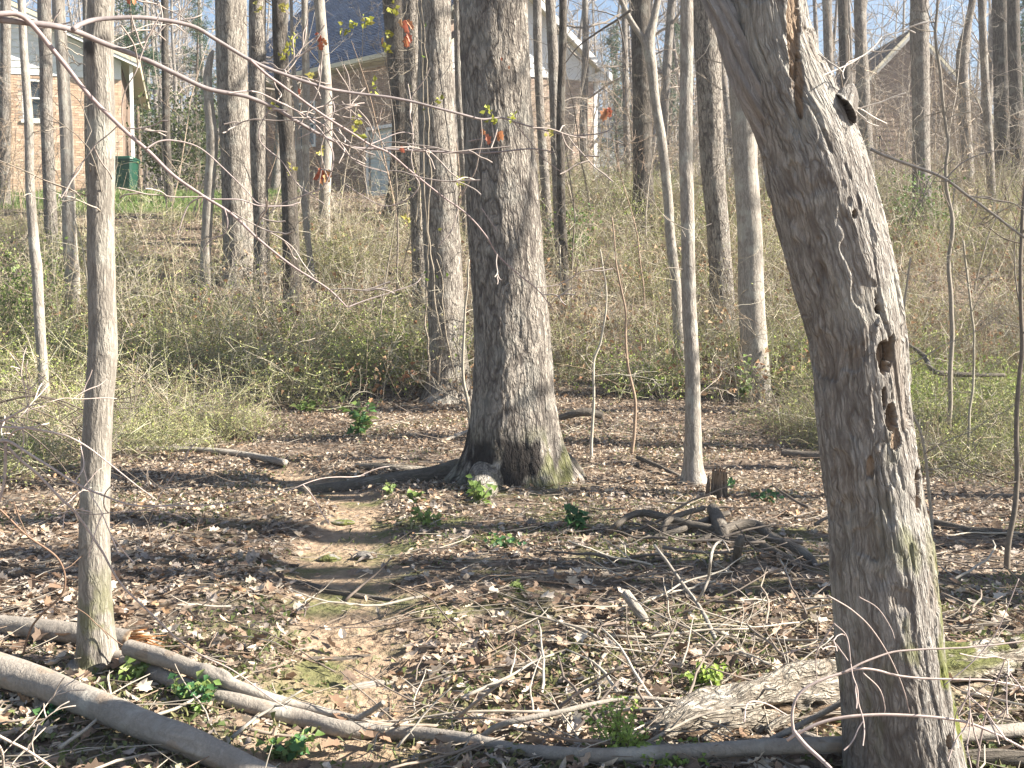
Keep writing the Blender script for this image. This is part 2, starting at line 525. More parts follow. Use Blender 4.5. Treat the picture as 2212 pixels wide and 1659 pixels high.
def build_ground():
    xa = np.concatenate([np.linspace(-5.2, 5.2, 261), 5.2 + np.cumsum(0.04 * 1.055 ** np.arange(1, 110))])
    xs = np.sort(np.unique(np.concatenate([-xa[xa > 5.2], xa])))
    ya = np.arange(2.0, 12.5, .04)
    yb = 12.5 + np.cumsum(0.045 * 1.02 ** np.arange(1, 160))
    yc = yb[-1] + np.cumsum(1.0 * 1.16 ** np.arange(1, 27))
    yd = 2.0 - np.cumsum(.06 * 1.13 ** np.arange(1, 36))
    ys = np.sort(np.concatenate([ya, yb, yc, yd]))
    X, Y = np.meshgrid(xs, ys)
    Z = ground_z(X, Y)
    n, k = len(ys), len(xs)
    v = np.stack([X, Y, Z], -1).reshape(-1, 3)
    i = np.arange(n - 1)[:, None] * k; j = np.arange(k - 1)[None, :]
    q = np.stack([i + j, i + j + 1, i + k + j + 1, i + k + j], -1).reshape(-1, 4)
    pm = path_mask(X, Y); lm = lawn_mask(X, Y)
    ms = sstep(3, 5, Y) * (1 - sstep(9, 11, Y)) * (1 - sstep(1.4, 2.8, np.abs(X - .2)))
    c = np.stack([pm, lm, ms], -1).reshape(-1, 3)
    mb = MB(); mb.add(v, q, None, c)
    o = mb.build("ground", M['ground'])
    return tag(o, kind='structure')
GROUND = build_ground()

# ------------------------------------------------------------------ houses
M['brick_r'] = vcol('red_brick', .85, .18, 0, 25, .15)
M['mortar'] = flat('mortar', (.42, .37, .32), .9)
M['white'] = flat('white_paint', (.80, .80, .78), .5, .04, 2)
M['cream'] = flat('cream_paint', (.62, .57, .42), .55, .06, 2)
M['door'] = flat('door_paint', (.60, .68, .68), .5, .04, 2)
M['shingle'] = vcol('roof_shingle', .9, .25, 0, 14, .15)
M['glass'] = flat('window_glass', (.045, .055, .06), .08, .1, 1, .6)
M['brownwall'] = flat('brown_wood', (.20, .145, .11), .85, .15, 9)
M['cart'] = flat('green_plastic', (.012, .060, .038), .45, .1, 3, .4)
M['black'] = flat('black_rubber', (.02, .02, .02), .7)

class Frame:
    """a wall plane: u along, z up, n out of the wall"""
    def __init__(s, o, u):
        s.o = np.array([o[0], o[1], 0.0]); s.u = unit(np.array([u[0], u[1], 0.0]))
        s.n = np.array([s.u[1], -s.u[0], 0.0])          # outward: to the right of u when seen from above
        if s.n[1] > 0: s.n = -s.n
    def at(s, u, z, n=0.0):
        return s.o + np.multiply.outer(np.asarray(u, float), s.u) + np.multiply.outer(np.asarray(n, float), s.n) + np.multiply.outer(np.asarray(z, float), np.array([0, 0, 1.0]))

BOXQ = np.array([[0, 1, 2, 3], [4, 7, 6, 5], [0, 4, 5, 1], [1, 5, 6, 2], [2, 6, 7, 3], [3, 7, 4, 0]])
def fbox(mb, fr, u0, u1, z0, z1, n0, n1, col=(1, 1, 1)):
    v = [fr.at(u0, z0, n1), fr.at(u1, z0, n1), fr.at(u1, z1, n1), fr.at(u0, z1, n1),
         fr.at(u0, z0, n0), fr.at(u1, z0, n0), fr.at(u1, z1, n0), fr.at(u0, z1, n0)]
    mb.add(np.array(v), BOXQ, None, col)

def fpoly(mb, fr, uz, n0, n1, col=(1, 1, 1)):
    """prism: polygon in the wall plane from depth n0 to n1"""
    k = len(uz)
    a = np.array([fr.at(u, z, n1) for u, z in uz]); b = np.array([fr.at(u, z, n0) for u, z in uz])
    t = [[0, i, i + 1] for i in range(1, k - 1)] + [[k, k + i + 1, k + i] for i in range(1, k - 1)]
    q = [[i, k + i, k + (i + 1) % k, (i + 1) % k] for i in range(k)]
    mb.add(np.vstack([a, b]), q, t, col)

def bricks(fr, u0, u1, z0, z1, holes, r, parent, tones):
    mb = MB()
    h, w = .075, .21
    for i in range(int((z1 - z0) / h)):
        za = z0 + i * h; zb = za + h - .011
        us = np.arange(u0 - (w / 2 if i % 2 else 0), u1, w)
        for ua in us:
            a, c = max(ua, u0), min(ua + w - .011, u1)
            if c - a < .02: continue
            if any(a < hu1 and c > hu0 and za < hz1 and zb > hz0 for hu0, hu1, hz0, hz1 in holes): continue
            t = np.array(tones[r.integers(len(tones))]) * r.uniform(.8, 1.15)
            v = [fr.at(a, za, .008), fr.at(c, za, .008), fr.at(c, zb, .008), fr.at(a, zb, .008),
                 fr.at(a, za, -.004), fr.at(c, za, -.004), fr.at(c, zb, -.004), fr.at(a, zb, -.004)]
            mb.add(np.array(v), BOXQ[[0, 2, 3, 4, 5]], None, t)
    return tag(mb.build("brick_courses", M['brick_r'], parent, False), kind='stuff')

def roof_slope(parent, p0, p1, up, inw, L, r, tones, name="roof", th=.12):
    """p0-p1 eave line, slope direction (inw, up) of length L; deck plus a shingle course mesh"""
    e = unit(p1 - p0); sdir = unit(inw + np.array([0, 0, up])); nrm = np.cross(e, sdir)
    if nrm[2] < 0: nrm = -nrm
    W = np.linalg.norm(p1 - p0)
    mb = MB()
    a = [p0, p1, p1 + sdir * L, p0 + sdir * L]
    mb.add(np.array(a + [q - nrm * th for q in a]), BOXQ)
    deck = mb.build(name, M['cream'], parent, False)
    sh = MB()
    ex, tab = .15, .31
    for i in range(int(L / ex)):
        s0 = i * ex - .02; s1 = s0 + ex + .03
        x0 = -(tab * (i % 2) * .5)
        for x in np.arange(x0, W, tab):
            xa, xb = max(x, 0), min(x + tab - .012, W)
            if xb - xa < .02: continue
            c = np.array(tones[r.integers(len(tones))]) * r.uniform(.75, 1.2)
            lo, hi = .022 + r.uniform(0, .005), .006
            v = [p0 + e * xa + sdir * s0 + nrm * lo, p0 + e * xb + sdir * s0 + nrm * lo,
                 p0 + e * xb + sdir * s1 + nrm * hi, p0 + e * xa + sdir * s1 + nrm * hi,
                 p0 + e * xa + sdir * s0 + nrm * .001, p0 + e * xb + sdir * s0 + nrm * .001]
            sh.add(np.array(v), [[0, 1, 2, 3], [0, 4, 5, 1]], None, c)
    tag(sh.build("shingles", M['shingle'], deck, False), kind='stuff')
    return deck

def brick_house():
    r = np.random.default_rng(3)
    h = thing("brick_house", (-1.7, 38.4, gz(-1.7, 38.4)), "brick house with slate blue roof, white gable and pale garage door, behind the thickest trunk", "house")
    bt = [(.37, .26, .19), (.33, .23, .165), (.41, .30, .23), (.30, .205, .155)]  # left wing brick, the shade on its wall put into darker tones
    # left wing: wall runs from the corner away to the left
    f1 = Frame((-1.72, 38.4), (-.758, .652))
    zb, ze = 4.3, 10.45
    door = (2.5, 4.8, 5.5, 8.1)
    mb = MB()
    for a, b, c, d in ((2.2, 2.5, zb, ze), (4.8, 13.5, zb, ze), (2.5, 4.8, 8.1, ze), (2.5, 4.8, zb, 5.5)):
        fbox(mb, f1, a, b, c, d, -.2, 0)
    w1 = mb.build("wall", M['mortar'], h, False)
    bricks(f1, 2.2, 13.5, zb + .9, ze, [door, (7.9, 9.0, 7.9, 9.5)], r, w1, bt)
    mb = MB(); fbox(mb, f1, 2.45, 4.85, 8.1, 8.22, -.05, .05); fbox(mb, f1, 4.8, 4.9, 5.5, 8.1, -.05, .05); fbox(mb, f1, 2.4, 2.5, 5.5, 8.1, -.05, .05)
    gd = thing_part = MB()
    for i in range(5):
        for j in range(4):
            fbox(gd, f1, 2.53 + j * .57, 3.06 + j * .57, 5.55 + i * .51, 6.0 + i * .51, -.10, -.075)
    fbox(gd, f1, 2.5, 4.8, 5.5, 8.1, -.14, -.10)
    g_o = gd.build("garage_door", M['door'], h, False)
    mb.build("door_frame", M['white'], h, False)
    # a small window further along the left wing
    mb = MB(); fbox(mb, f1, 7.9, 9.0, 7.9, 9.5, .012, .02); win = mb.build("window", M['glass'], h, False)
    mb = MB()
    for a, b, c, d in ((7.84, 9.06, 9.5, 9.58), (7.84, 9.06, 7.80, 7.9), (7.84, 7.92, 7.9, 9.5), (8.98, 9.06, 7.9, 9.5), (7.92, 8.98, 8.67, 8.73)):
        fbox(mb, f1, a, b, c, d, .012, .05)
    mb.build("frame", M['white'], win, False)
    # eave, gutter, soffit
    mb = MB(); fbox(mb, f1, 2.0, 13.8, ze + .02, ze + .05, .0, .46); mb.build("soffit", M['cream'], h, False)
    mb = MB(); fbox(mb, f1, 2.0, 13.8, ze + .06, ze + .22, .44, .54); mb.build("gutter", M['cream'], h, False)
    inw = -f1.n
    blue = [(.060, .088, .145), (.048, .070, .12), (.075, .105, .165), (.054, .078, .132)]
    roof_slope(h, f1.at(13.9, ze + .2, .5), f1.at(1.9, ze + .2, .5), .9, inw, 7.35, r, blue)
    roof_slope(h, f1.at(1.9, ze + .2, -10.4), f1.at(13.9, ze + .2, -10.4), .9, f1.n, 7.3, r, [(.06, .08, .12)])
    # end walls of the wing (brick under a gable) so the roof is carried from every side
    mb = MB()
    for u in (2.2, 13.5):
        a = f1.at(u, zb, -.2); b_ = f1.at(u, zb, -9.9); z5 = ze + 4.3
        u2 = u + (.2 if u < 5 else -.2)
        v = [f1.at(u, zb, -.21), f1.at(u, zb, -9.9), f1.at(u, ze, -9.9), f1.at(u, z5, -5.0), f1.at(u, ze, -.21),
             f1.at(u2, zb, -.21), f1.at(u2, zb, -9.9), f1.at(u2, ze, -9.9), f1.at(u2, z5, -5.0), f1.at(u2, ze, -.21)]
        mb.add(np.array(v), [[i, (i + 1) % 5, 5 + (i + 1) % 5, 5 + i] for i in range(5)], [[0, 1, 2], [0, 2, 3], [0, 3, 4], [5, 7, 6], [5, 8, 7], [5, 9, 8]])
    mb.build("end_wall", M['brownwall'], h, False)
    # right wing: gable towards the camera
    f2 = Frame((-.8, 41.0), (.94, .34))
    uL, uR, uP, zs, z2 = -2.0, 4.13, 1.07, 10.1, 10.63
    pitch = .86
    zp = z2 + (uR - uP) * pitch
    mb = MB(); fbox(mb, f2, uL, uR, 4.5, zs, -.2, 0)
    w2 = mb.build("wall", M['mortar'], h, False)
    bt2 = [(.52, .41, .32), (.48, .37, .28), (.56, .45, .37), (.44, .33, .26)]  # same brick paler, sunlight on the gable wall put into the tones
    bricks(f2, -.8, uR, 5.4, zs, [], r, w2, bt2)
    mb = MB(); fpoly(mb, f2, [(uL, zs), (uR, zs), (uR, z2), (uP, zp), (uL, z2)], -.2, -.02)
    gw = mb.build("gable_wall", M['white'], h, False)
    ex = .2
    i = 0
    while True:
        z0 = zs + .1 + i * ex
        if z0 > zp - .1: break
        zt = z0 + ex + .02
        lim = lambda z: (max(uL, uP - max(0, (zp - z)) / pitch), min(uR, uP + max(0, (zp - z)) / pitch))
        a0, b0 = lim(z0); a1, b1 = lim(min(zt, zp - .02))
        mb = MB()
        v = [f2.at(a0, z0, .022), f2.at(b0, z0, .022), f2.at(b1, zt, .004), f2.at(a1, zt, .004),
             f2.at(a0, z0, -.01), f2.at(b0, z0, -.01), f2.at(b1, zt, -.01), f2.at(a1, zt, -.01)]
        mb.add(np.array(v), BOXQ)
        mb.build("siding_board", M['white'], gw, False)
        i += 1
    mb = MB(); fbox(mb, f2, -.8, uR + .04, zs - .02, zs + .1, -.03, .05); mb.build("trim_board", M['white'], h, False)
    mb = MB(); fbox(mb, f2, uR - .1, uR + .04, zs + .1, z2, -.05, .06); mb.build("corner_board", M['white'], h, False)
    # right slope, rake board, boxed eave
    oh = .55
    rd = np.array([0, 0, 1.0])
    p_e = f2.at(uR + oh, z2 - oh * pitch + .12, .5); p_e2 = f2.at(uR + oh, z2 - oh * pitch + .12, -8)
    up_in = -f2.u
    Ls = (uR + oh - uP) * math.sqrt(1 + pitch * pitch)
    roof_slope(h, p_e, p_e2, pitch, up_in, Ls + .05, r, blue)
    p_w = f2.at(2 * uP - uR - oh, z2 - oh * pitch + .12, -8); p_w2 = f2.at(2 * uP - uR - oh, z2 - oh * pitch + .12, .5)
    roof_slope(h, p_w, p_w2, pitch, f2.u, Ls + .05, r, blue)
    mb = MB()
    zq = z2 - oh * pitch + .12
    fpoly(mb, f2, [(uR + oh, zq - .24), (uR + oh, zq + .01), (uP, zq + .01 + (uR + oh - uP) * pitch), (uP, zq - .24 + (uR + oh - uP) * pitch)], .44, .53)
    mb.build("rake_board", M['white'], h, False)
    mb = MB(); fpoly(mb, f2, [(uR + .06, zq + (oh - .06) * pitch - .16), (uP, zq - .16 + (uR + oh - uP) * pitch), (uP, zq - .13 + (uR + oh - uP) * pitch), (uR + .06, zq + (oh - .06) * pitch - .13)], .06, .44)
    mb.build("soffit", M['cream'], h, False)
    mb = MB(); fbox(mb, f2, uR + .05, uR + oh - .01, zq - .22, zq + .1, -.02, .43); mb.build("eave_return", M['white'], h, False)
    mb = MB(); fbox(mb, f2, uR + .06, uR + .2, 5, zq - .22, -.14, -.02); mb.build("downspout", M['white'], h, False)
    mb = MB()
    f3 = Frame((0, 0), (1, 0)); f3.o = f2.at(uR, 0, -.2); f3.u = -f2.n; f3.n = f2.u
    fbox(mb, f3, 0, 7.5, 4.5, z2, -.2, 0); mb.build("wall", M['brownwall'], h, False)
    return h
brick_house()

def left_house():
    r = np.random.default_rng(5)
    cx = (276 - 1106) / F * 34.2
    f = Frame((cx, 34.2), (-.96, -.28))
    zg, zs = 4.4, 8.50
    h = thing("siding_house", (cx, 34.2, gz(cx, 34.2)), "house with orange brick lower wall and white siding above, at the left edge", "house")
    bt = [(.62, .44, .31), (.58, .40, .28), (.66, .49, .37), (.54, .37, .26)]
    k_ = (117 - 1106) / F; u0 = (cx - k_ * 34.2) / (.96 - k_ * .28)
    win = (u0, u0 + .68, 7.15, 8.36)
    mb = MB()
    for a, b, c, d in ((0, win[0], zg, zs), (win[1], 7, zg, zs), (win[0], win[1], zg, win[2]), (win[0], win[1], win[3], zs)):
        fbox(mb, f, a, b, c, d, -.2, 0)
    w = mb.build("wall", M['mortar'], h, False)
    bricks(f, 0, 7, zg + .4, zs, [win], r, w, bt)
    mb = MB(); fbox(mb, f, win[0], win[1], win[2], win[3], -.1, -.08); wo = mb.build("window", M['glass'], h, False)
    mb = MB()
    for a, b, c, d in ((win[0], win[1], win[2], win[2] + .06), (win[0], win[1], win[3] - .05, win[3]), (win[0], win[0] + .05, win[2], win[3]), (win[1] - .05, win[1], win[2], win[3]), (win[0] + .05, win[1] - .05, 7.79, 7.84)):
        fbox(mb, f, a, b, c, d, -.08, .0)
    mb.build("frame", M['white'], wo, False)
    mb = MB(); fbox(mb, f, win[0] - .05, win[1] + .05, win[2] - .08, win[2], -.02, .05); mb.build("sill", M['white'], wo, False)
    # siding gable: the roof edge climbs to the left
    pitch = .42
    ztop = lambda u: 9.05 + u * pitch
    mb = MB(); fpoly(mb, f, [(0, zs), (7, zs), (7, ztop(7)), (0, ztop(0))], -.2, -.02)
    gw = mb.build("gable_wall", M['white'], h, False)
    i = 0
    while zs + i * .2 < ztop(7) - .05:
        z0 = zs + i * .2; z1 = z0 + .22
        a0 = max(0, (z0 - 9.05) / pitch); a1 = max(0, (z1 - 9.05) / pitch)
        if a1 >= 7: break
        mb = MB()
        v = [f.at(a0, z0, .024), f.at(7, z0, .024), f.at(7, z1, .005), f.at(a1, z1, .005), f.at(a0, z0, -.01), f.at(7, z0, -.01), f.at(7, z1, -.01), f.at(a1, z1, -.01)]
        mb.add(np.array(v), BOXQ); mb.build("siding_board", M['white'], gw, False)
        i += 1
    mb = MB(); fpoly(mb, f, [(-.55, ztop(-.55) - .02), (7, ztop(7) - .02), (7, ztop(7) + .2), (-.55, ztop(-.55) + .2)], .36, .44); mb.build("rake_board", M['white'], h, False)
    mb = MB(); fpoly(mb, f, [(-.5, ztop(-.5) + .02), (7, ztop(7) + .02), (7, ztop(7) + .05), (-.5, ztop(-.5) + .05)], .03, .36); mb.build("soffit", M['cream'], h, False)
    p0 = f.at(-.6, ztop(-.6) + .22, -8); p1 = f.at(-.6, ztop(-.6) + .22, .46)
    roof_slope(h, p0, p1, pitch, -(-f.u) , 8.3, r, [(.16, .145, .13), (.13, .12, .11)])
    mb = MB(); fbox(mb, f, -.34, -.24, 5, 9.0, -.1, 0); mb.build("downspout", M['white'], h, False)
    mb = MB()
    f3 = Frame((0, 0), (1, 0)); f3.o = f.at(0, 0, -.2); f3.u = -f.n; f3.n = -f.u
    fbox(mb, f3, 0, 8, zg, 9.0, -.2, 0); mb.build("wall", M['brownwall'], h, False)
left_house()

def right_house():
    r = np.random.default_rng(6)
    D = 52.0
    px = lambda x, y, d=D: P(x, y, d)
    pk = px(1968, 72)
    f = Frame((pk[0], D), (1, .06))
    h = thing("brown_house", (pk[0], D, gz(pk[0], D)), "dark brown house with a plain pointed gable, behind the trees at the right", "house")
    zp = pk[2]; hw = 4.6; pitch = 1.05; ze = zp - hw * pitch; zg = 5.0
    mb = MB(); fpoly(mb, f, [(-hw, zg), (hw, zg), (hw, ze), (0, zp), (-hw, ze)], -.2, 0)
    w = mb.build("wall", M['brownwall'], h, False)
    bd = MB()
    for i in range(int((zp - 6) / .22)):
        z0 = 6 + i * .22; z1 = z0 + .235
        l0 = min(hw, (zp - z0) / pitch); l1 = max(.02, min(hw, (zp - z1) / pitch))
        mb = MB()
        mb.add(np.array([f.at(-l0, z0, .03), f.at(l0, z0, .03), f.at(l1, z1, .008), f.at(-l1, z1, .008),
                         f.at(-l0, z0, .001), f.at(l0, z0, .001), f.at(l1, z1, .001), f.at(-l1, z1, .001)]), BOXQ)
        mb.build("siding_board", M['brownwall'], w, False)
    for s in (-1, 1):
        mb = MB(); q = [(s * (hw + .4), ze - .4 * pitch - .15), (s * (hw + .4), ze - .4 * pitch + .1), (0, zp + .1), (0, zp - .15)]
        fpoly(mb, f, q, .32, .40); mb.build("rake_board", M['fascia'], h, False)
    sl = (hw + .45) * math.sqrt(1 + pitch ** 2)
    zz = ze - .45 * pitch + .22
    roof_slope(h, f.at(-hw - .45, zz, -9), f.at(-hw - .45, zz, .42), pitch, f.u, sl, r, [(.10, .095, .09), (.13, .12, .115)])
    roof_slope(h, f.at(hw + .45, zz, .42), f.at(hw + .45, zz, -9), pitch, -f.u, sl, r, [(.10, .095, .09), (.13, .12, .115)])
M['fascia'] = flat('grey_trim', (.42, .42, .40), .6)
right_house()

def far_white_house():
    """a pale wall glimpsed beyond the brick house"""
    D = 66.0
    a, b = P(1300, 340, D), P(1372, 250, D)
    f = Frame((a[0] - .5, D), (1, .05))
    h = thing("pale_outbuilding", (a[0], D, gz(a[0], D)), "pale outbuilding glimpsed far off, right of the brick house gable", "outbuilding")
    W = b[0] - a[0] + 2.0
    zt = b[2] - .6
    mb = MB(); fbox(mb, f, 0, W, 5.5, zt, -4, 0); w = mb.build("wall", M['white'], h, False)
    for i in range(int((zt - 6.4) / .3)):
        mb = MB(); fbox(mb, f, 0, W, 6.4 + i * .3, 6.66 + i * .3, .002, .025); mb.build("siding_board", M['white'], w, False)
    mb = MB()
    v = [f.at(-.3, zt, .3), f.at(W + .3, zt, .3), f.at(W + .3, zt, -4.3), f.at(-.3, zt, -4.3), f.at(-.3, zt + 1.5, -2), f.at(W + .3, zt + 1.5, -2)]
    mb.add(np.array(v), [[0, 1, 5, 4], [3, 4, 5, 2], [0, 3, 2, 1]], [[0, 4, 3], [1, 2, 5]], (.15, .15, .15))
    mb.build("roof", M['shingle'], h, False)
far_white_house()

def trash_cart():
    c = P(272, 412, 33.4); x0, y0 = c[0], c[1]
    z0 = gz(x0, y0)
    o = thing("trash_cart", (x0, y0, z0), "dark green wheeled trash cart standing by the brick wall at the left", "trash cart")
    def rbox(mb, x, y, z, sx, sy, sz, tx=1.0, ty=1.0):
        v = []
        for k, (fx, fy) in ((0, (1, 1)), (1, (tx, ty))):
            for a, b in ((-1, -1), (1, -1), (1, 1), (-1, 1)):
                for da, db in ((.8, 1), (1, .8)) if (a * b) < 0 else ((1, .8), (.8, 1)):
                    v.append((x + a * da * sx / 2 * fx, y + b * db * sy / 2 * fy, z + k * sz))
        v = np.array(v)
        q = [[i, (i + 1) % 8, 8 + (i + 1) % 8, 8 + i] for i in range(8)]
        t = [[0, i + 1, i] for i in range(1, 7)] + [[8, 8 + i, 9 + i] for i in range(1, 7)]
        mb.add(v, q, t)
    mb = MB(); rbox(mb, x0, y0, z0 + .08, .52, .58, .92, 1.2, 1.25); rbox(mb, x0, y0, z0 + .94, .68, .77, .06)
    mb.build("bin", M['cart'], o, False)
    mb = MB(); rbox(mb, x0, y0 - .02, z0 + 1.003, .72, .80, .05, .98, .98); rbox(mb, x0, y0 - .02, z0 + 1.054, .6, .66, .04, .9, .9); mb.build("lid", M['cart'], o, False)
    mb = MB(); tube(mb, [(x0 - .3, y0 + .46, z0 + .97), (x0 + .3, y0 + .46, z0 + .97)], .018, 8); mb.build("handle", M['cart'], o)
    for s in (-1, 1):
        mb = MB(); tube(mb, [(x0 + s * .27, y0 + .25, z0 + .13), (x0 + s * .33, y0 + .25, z0 + .13)], .13, 16); mb.build("wheel", M['black'], o)
trash_cart()

def bark_black(m):
    """soot-dark where col.r is low: wet patches at the foot, shade painted into hollows"""
    nt = m.node_tree; g = N(nt)
    b = next(n for n in nt.nodes if n.type == 'BSDF_PRINCIPLED')
    src = b.inputs["Base Color"].links[0].from_socket
    sp = g.node("ShaderNodeSeparateColor"); g.put(sp.inputs[0], g.attr("col").outputs["Color"])
    g.put(b.inputs["Base Color"], g.mix(sp.outputs[0], (.035, .03, .027), src))
for m_ in ('bigbark', 'dead', 'slim'): bark_black(M[m_])

# ------------------------------------------------------------------ trees
def px_path(pts, d):
    """rows x,y,z,radius from (px,py,width[,distance]) listed from the base upward"""
    out = []
    for q in pts:
        dd = q[3] if len(q) > 3 else d
        p = P(q[0], q[1], dd)
        out.append([*p, q[2] / 2 * dd / F])
    return np.array(out)

def flare(h, n, amt, seed):
    r = np.random.default_rng(seed)
    ph = r.uniform(0, 6.28, n); am = r.uniform(.5, 1.0, n)
    def fn(th, S, R):
        k = np.exp(-np.maximum(S - .15, 0) / h)
        s = 0
        for a, m in zip(ph, am):
            s = s + m * np.maximum(0, np.cos(th - a)) ** 6
        return R * amt * k * (.35 + s)
    return fn

TREE_ROOT = {}
def tree(name, label, pts, d, mat, H=17, k=14, rows=90, amp=.006, freq=(9, 3), fl=(.25, 5, .35), seed=1, crown=9, group=None,
         twigs=5, mod=None, twig_rng=(0.1, .9), cat="tree", crown_lvl=2, tcol=(.30, .26, .215), tip=.02):
    r = np.random.default_rng(seed)
    row = px_path(pts, d)
    x0, y0 = row[0, 0], row[0, 1]
    g0 = gz(x0, y0)
    base = row[0].copy()
    if base[2] > g0 + .15:
        slope = (row[1, :3] - row[0, :3]) / max(row[1, 2] - row[0, 2], .2)
        nb = base[:3] - slope * (base[2] - g0)
        lo = np.array([nb[0], nb[1], g0, base[3] * 1.1])
        row = np.vstack([lo, row])
    row[1:-1, 0] += (fbm(row[1:-1, :3] * np.array([.2, .2, 1.1]) + seed, 2, seed) - .5) * np.minimum(row[1:-1, 3], .06) * np.where(row[1:-1, 3] > .2, .2, 1.0)
    row[0, 2] = g0 - .02
    row = np.vstack([[row[0, 0], row[0, 1], g0 - .25, row[0, 3] * 1.05], row])
    top_z = row[-1, 2]
    ext = []
    if H:
        dirn = unit(row[-1, :3] - row[-3, :3]); dirn = unit(dirn * .6 + np.array([0, 0, .9]))
        p = row[-1, :3].copy(); rr = row[-1, 3]
        n = 7
        for i in range(1, n + 1):
            dirn = unit(dirn + r.normal(0, .035, 3) + np.array([0, 0, .03]))
            p = p + dirn * max(.5, (H - (top_z - g0))) / n
            ext.append([*p, rr * (1 - i / n) ** .8 + tip])
        row = np.vstack([row, ext])
    o = thing(name, (row[1, 0], row[1, 1], g0), label, cat, group)
    mb = MB()
    rtube(mb, row[:, :3], row[:, 3], k, rows, amp, freq, flare(*fl, seed) if fl else None, seed, mod=mod, col=(1, 0, 0))
    mb.build("trunk", mat, o)
    if crown and H:
        mb = MB()
        ex = np.array(ext)
        for j in range(crown):
            f = r.uniform(.05, 1.0) ** .8
            q = np.array([np.interp(f * (len(ex) - 1), np.arange(len(ex)), ex[:, c]) for c in range(4)])
            az = r.uniform(0, 6.28); el = r.uniform(.25, 1.0)
            dd = np.array([math.cos(az) * math.cos(el), math.sin(az) * math.cos(el), math.sin(el)])
            grow(mb, q[:3], dd, r.uniform(2.2, 4.6) * (1.15 - .6 * f) * min(1, H / 15), max(.012, q[3] * r.uniform(.35, .55)), crown_lvl, r, .14, .05, 4, tcol)
        mb.build("crown", M['twig'], o)
    if twigs:
        mb = MB()
        zs = np.linspace(0, 1, 60)
        pts_w = catmull(row[1:-len(ext)] if ext else row[1:], 60)
        for j in range(twigs):
            q = pts_w[int(r.uniform(*twig_rng) * 59)]
            az = r.uniform(-2.6, 2.6) - math.pi / 2
            dd = np.array([math.cos(az), math.sin(az), r.uniform(.0, .8)])
            grow(mb, q[:3] + unit(dd) * q[3] * .9, dd, r.uniform(.3, 1.0) * (.5 + d / 25), r.uniform(.003, .006) * (.5 + d / 16), 2, r, .22, .05, 3, np.array(tcol) * r.uniform(.8, 1.25))
        mb.build("side_twigs", M['twig'], o)
    return o

def moss_mod(zlo, zhi, side=None, amount=1.0, seed=0, sc=7):
    """moss on the lower stem, in ragged patches"""
    def fn(v, rest, col):
        n = fbm(v * sc, 3, seed)
        m = (1 - sstep(zlo, zhi, v[..., 2] - n * .2)) * sstep(.48, .62, n) * amount
        if side is not None:
            cx = v.mean(axis=1, keepdims=True)
            dv = unit(np.array(side, float))
            dl = v - cx
            m = m * sstep(-.2, .5, (dl @ dv) / np.maximum(np.linalg.norm(dl, axis=-1), 1e-6))
        col = col.copy(); col[..., 1] = np.clip(m, 0, 1); col[..., 2] = 0
        return np.zeros(v.shape[:2]), col
    return fn

# the foreground left tree
def slim_mod(v, rest, col):
    off, col = moss_mod(0.05, .5, (.4, -.6, 0), .5, 3, 14)(v, rest, col)
    px, py = project(v); front = v[..., 1] < v[..., 1].mean(axis=1, keepdims=True) + .03
    nz = fbm(v * 45, 3, 4) - .5
    for x, y, a, b, h, dk in ((197, 104, 16, 26, .014, 1), (225, 84, 20, 14, .006, .9), (205, 300, 10, 15, .007, .25), (208, 355, 9, 9, .006, .5), (212, 372, 12, 7, .003, .6), (232, 250, 8, 8, .003, .3), (236, 745, 16, 60, .006, 0), (205, 1330, 22, 6, .001, .6), (212, 1420, 10, 20, -.006, .8)):
        e = ((px - x) / a) ** 2 + ((py - y) / b) ** 2 + nz * .9
        m = np.exp(-np.maximum(e, 0)) * front
        off = off + m * h; col[..., 0] *= 1 - dk * (1 - sstep(.3, .9, e)) * front * .9
    return off, col
tree("tree", "slim smooth grey tree standing in the left foreground behind the long fallen log",
     [(205, 1480, 92), (204, 1440, 84), (203, 1330, 73), (208, 1110, 64), (213, 900, 62), (224, 760, 61), (222, 640, 57), (219, 500, 57), (219, 300, 57), (219, 100, 55), (219, -30, 54)],
     4.75, M['slim'], 11, 64, 520, .0025, (18, 5), (.13, 6, .42), 21, 8, None, 4, slim_mod, (.5, .95), tip=.01)

# the big trunk
def big_mod(v, rest, col):
    n = fbm(v * 6.0, 3, 33)
    col = col.copy()
    z = v[..., 2]
    cx = v.mean(axis=1, keepdims=True)
    dl = v - cx
    right = sstep(-.1, .5, dl[..., 0] / np.maximum(np.linalg.norm(dl, axis=-1), 1e-6))
    low = (1 - sstep(.05, .42, z - n * .3))
    col[..., 1] = np.clip(low * sstep(.45, .62, n) * (.2 + .4 * right), 0, 1)
    blk = (1 - sstep(.26, .56, z + (n - .5) * .8)) * sstep(.40, .47, fbm(v * np.array([7, 7, 3]), 3, 71)) * (1 - sstep(.45, .75, dl[..., 0] / np.maximum(np.linalg.norm(dl, axis=-1), 1e-6)))
    col[..., 0] = 1 - blk
    col[..., 2] = 0
    return np.zeros(v.shape[:2]), col
def big_lobes(th, S, R):
    k = np.exp(-np.maximum(S - .25, 0) / .26)
    s = 0
    # th=0 points left, pi/2 to the viewer
    for a, m, w in ((-.05, 1.0, 10), (1.15, .7, 12), (math.pi + .1, .85, 12), (-1.5, .5, 8), (2.25, .55, 14), (4.2, .5, 10)):
        s = s + m * np.exp(-((np.angle(np.exp(1j * (th - a)))) ** 2) * w * .6)
    return R * .66 * k * s
_old_flare = flare
def flare(h, n=None, amt=None, seed=None):
    return big_lobes if n == 'big' else _old_flare(h, n, amt, seed)
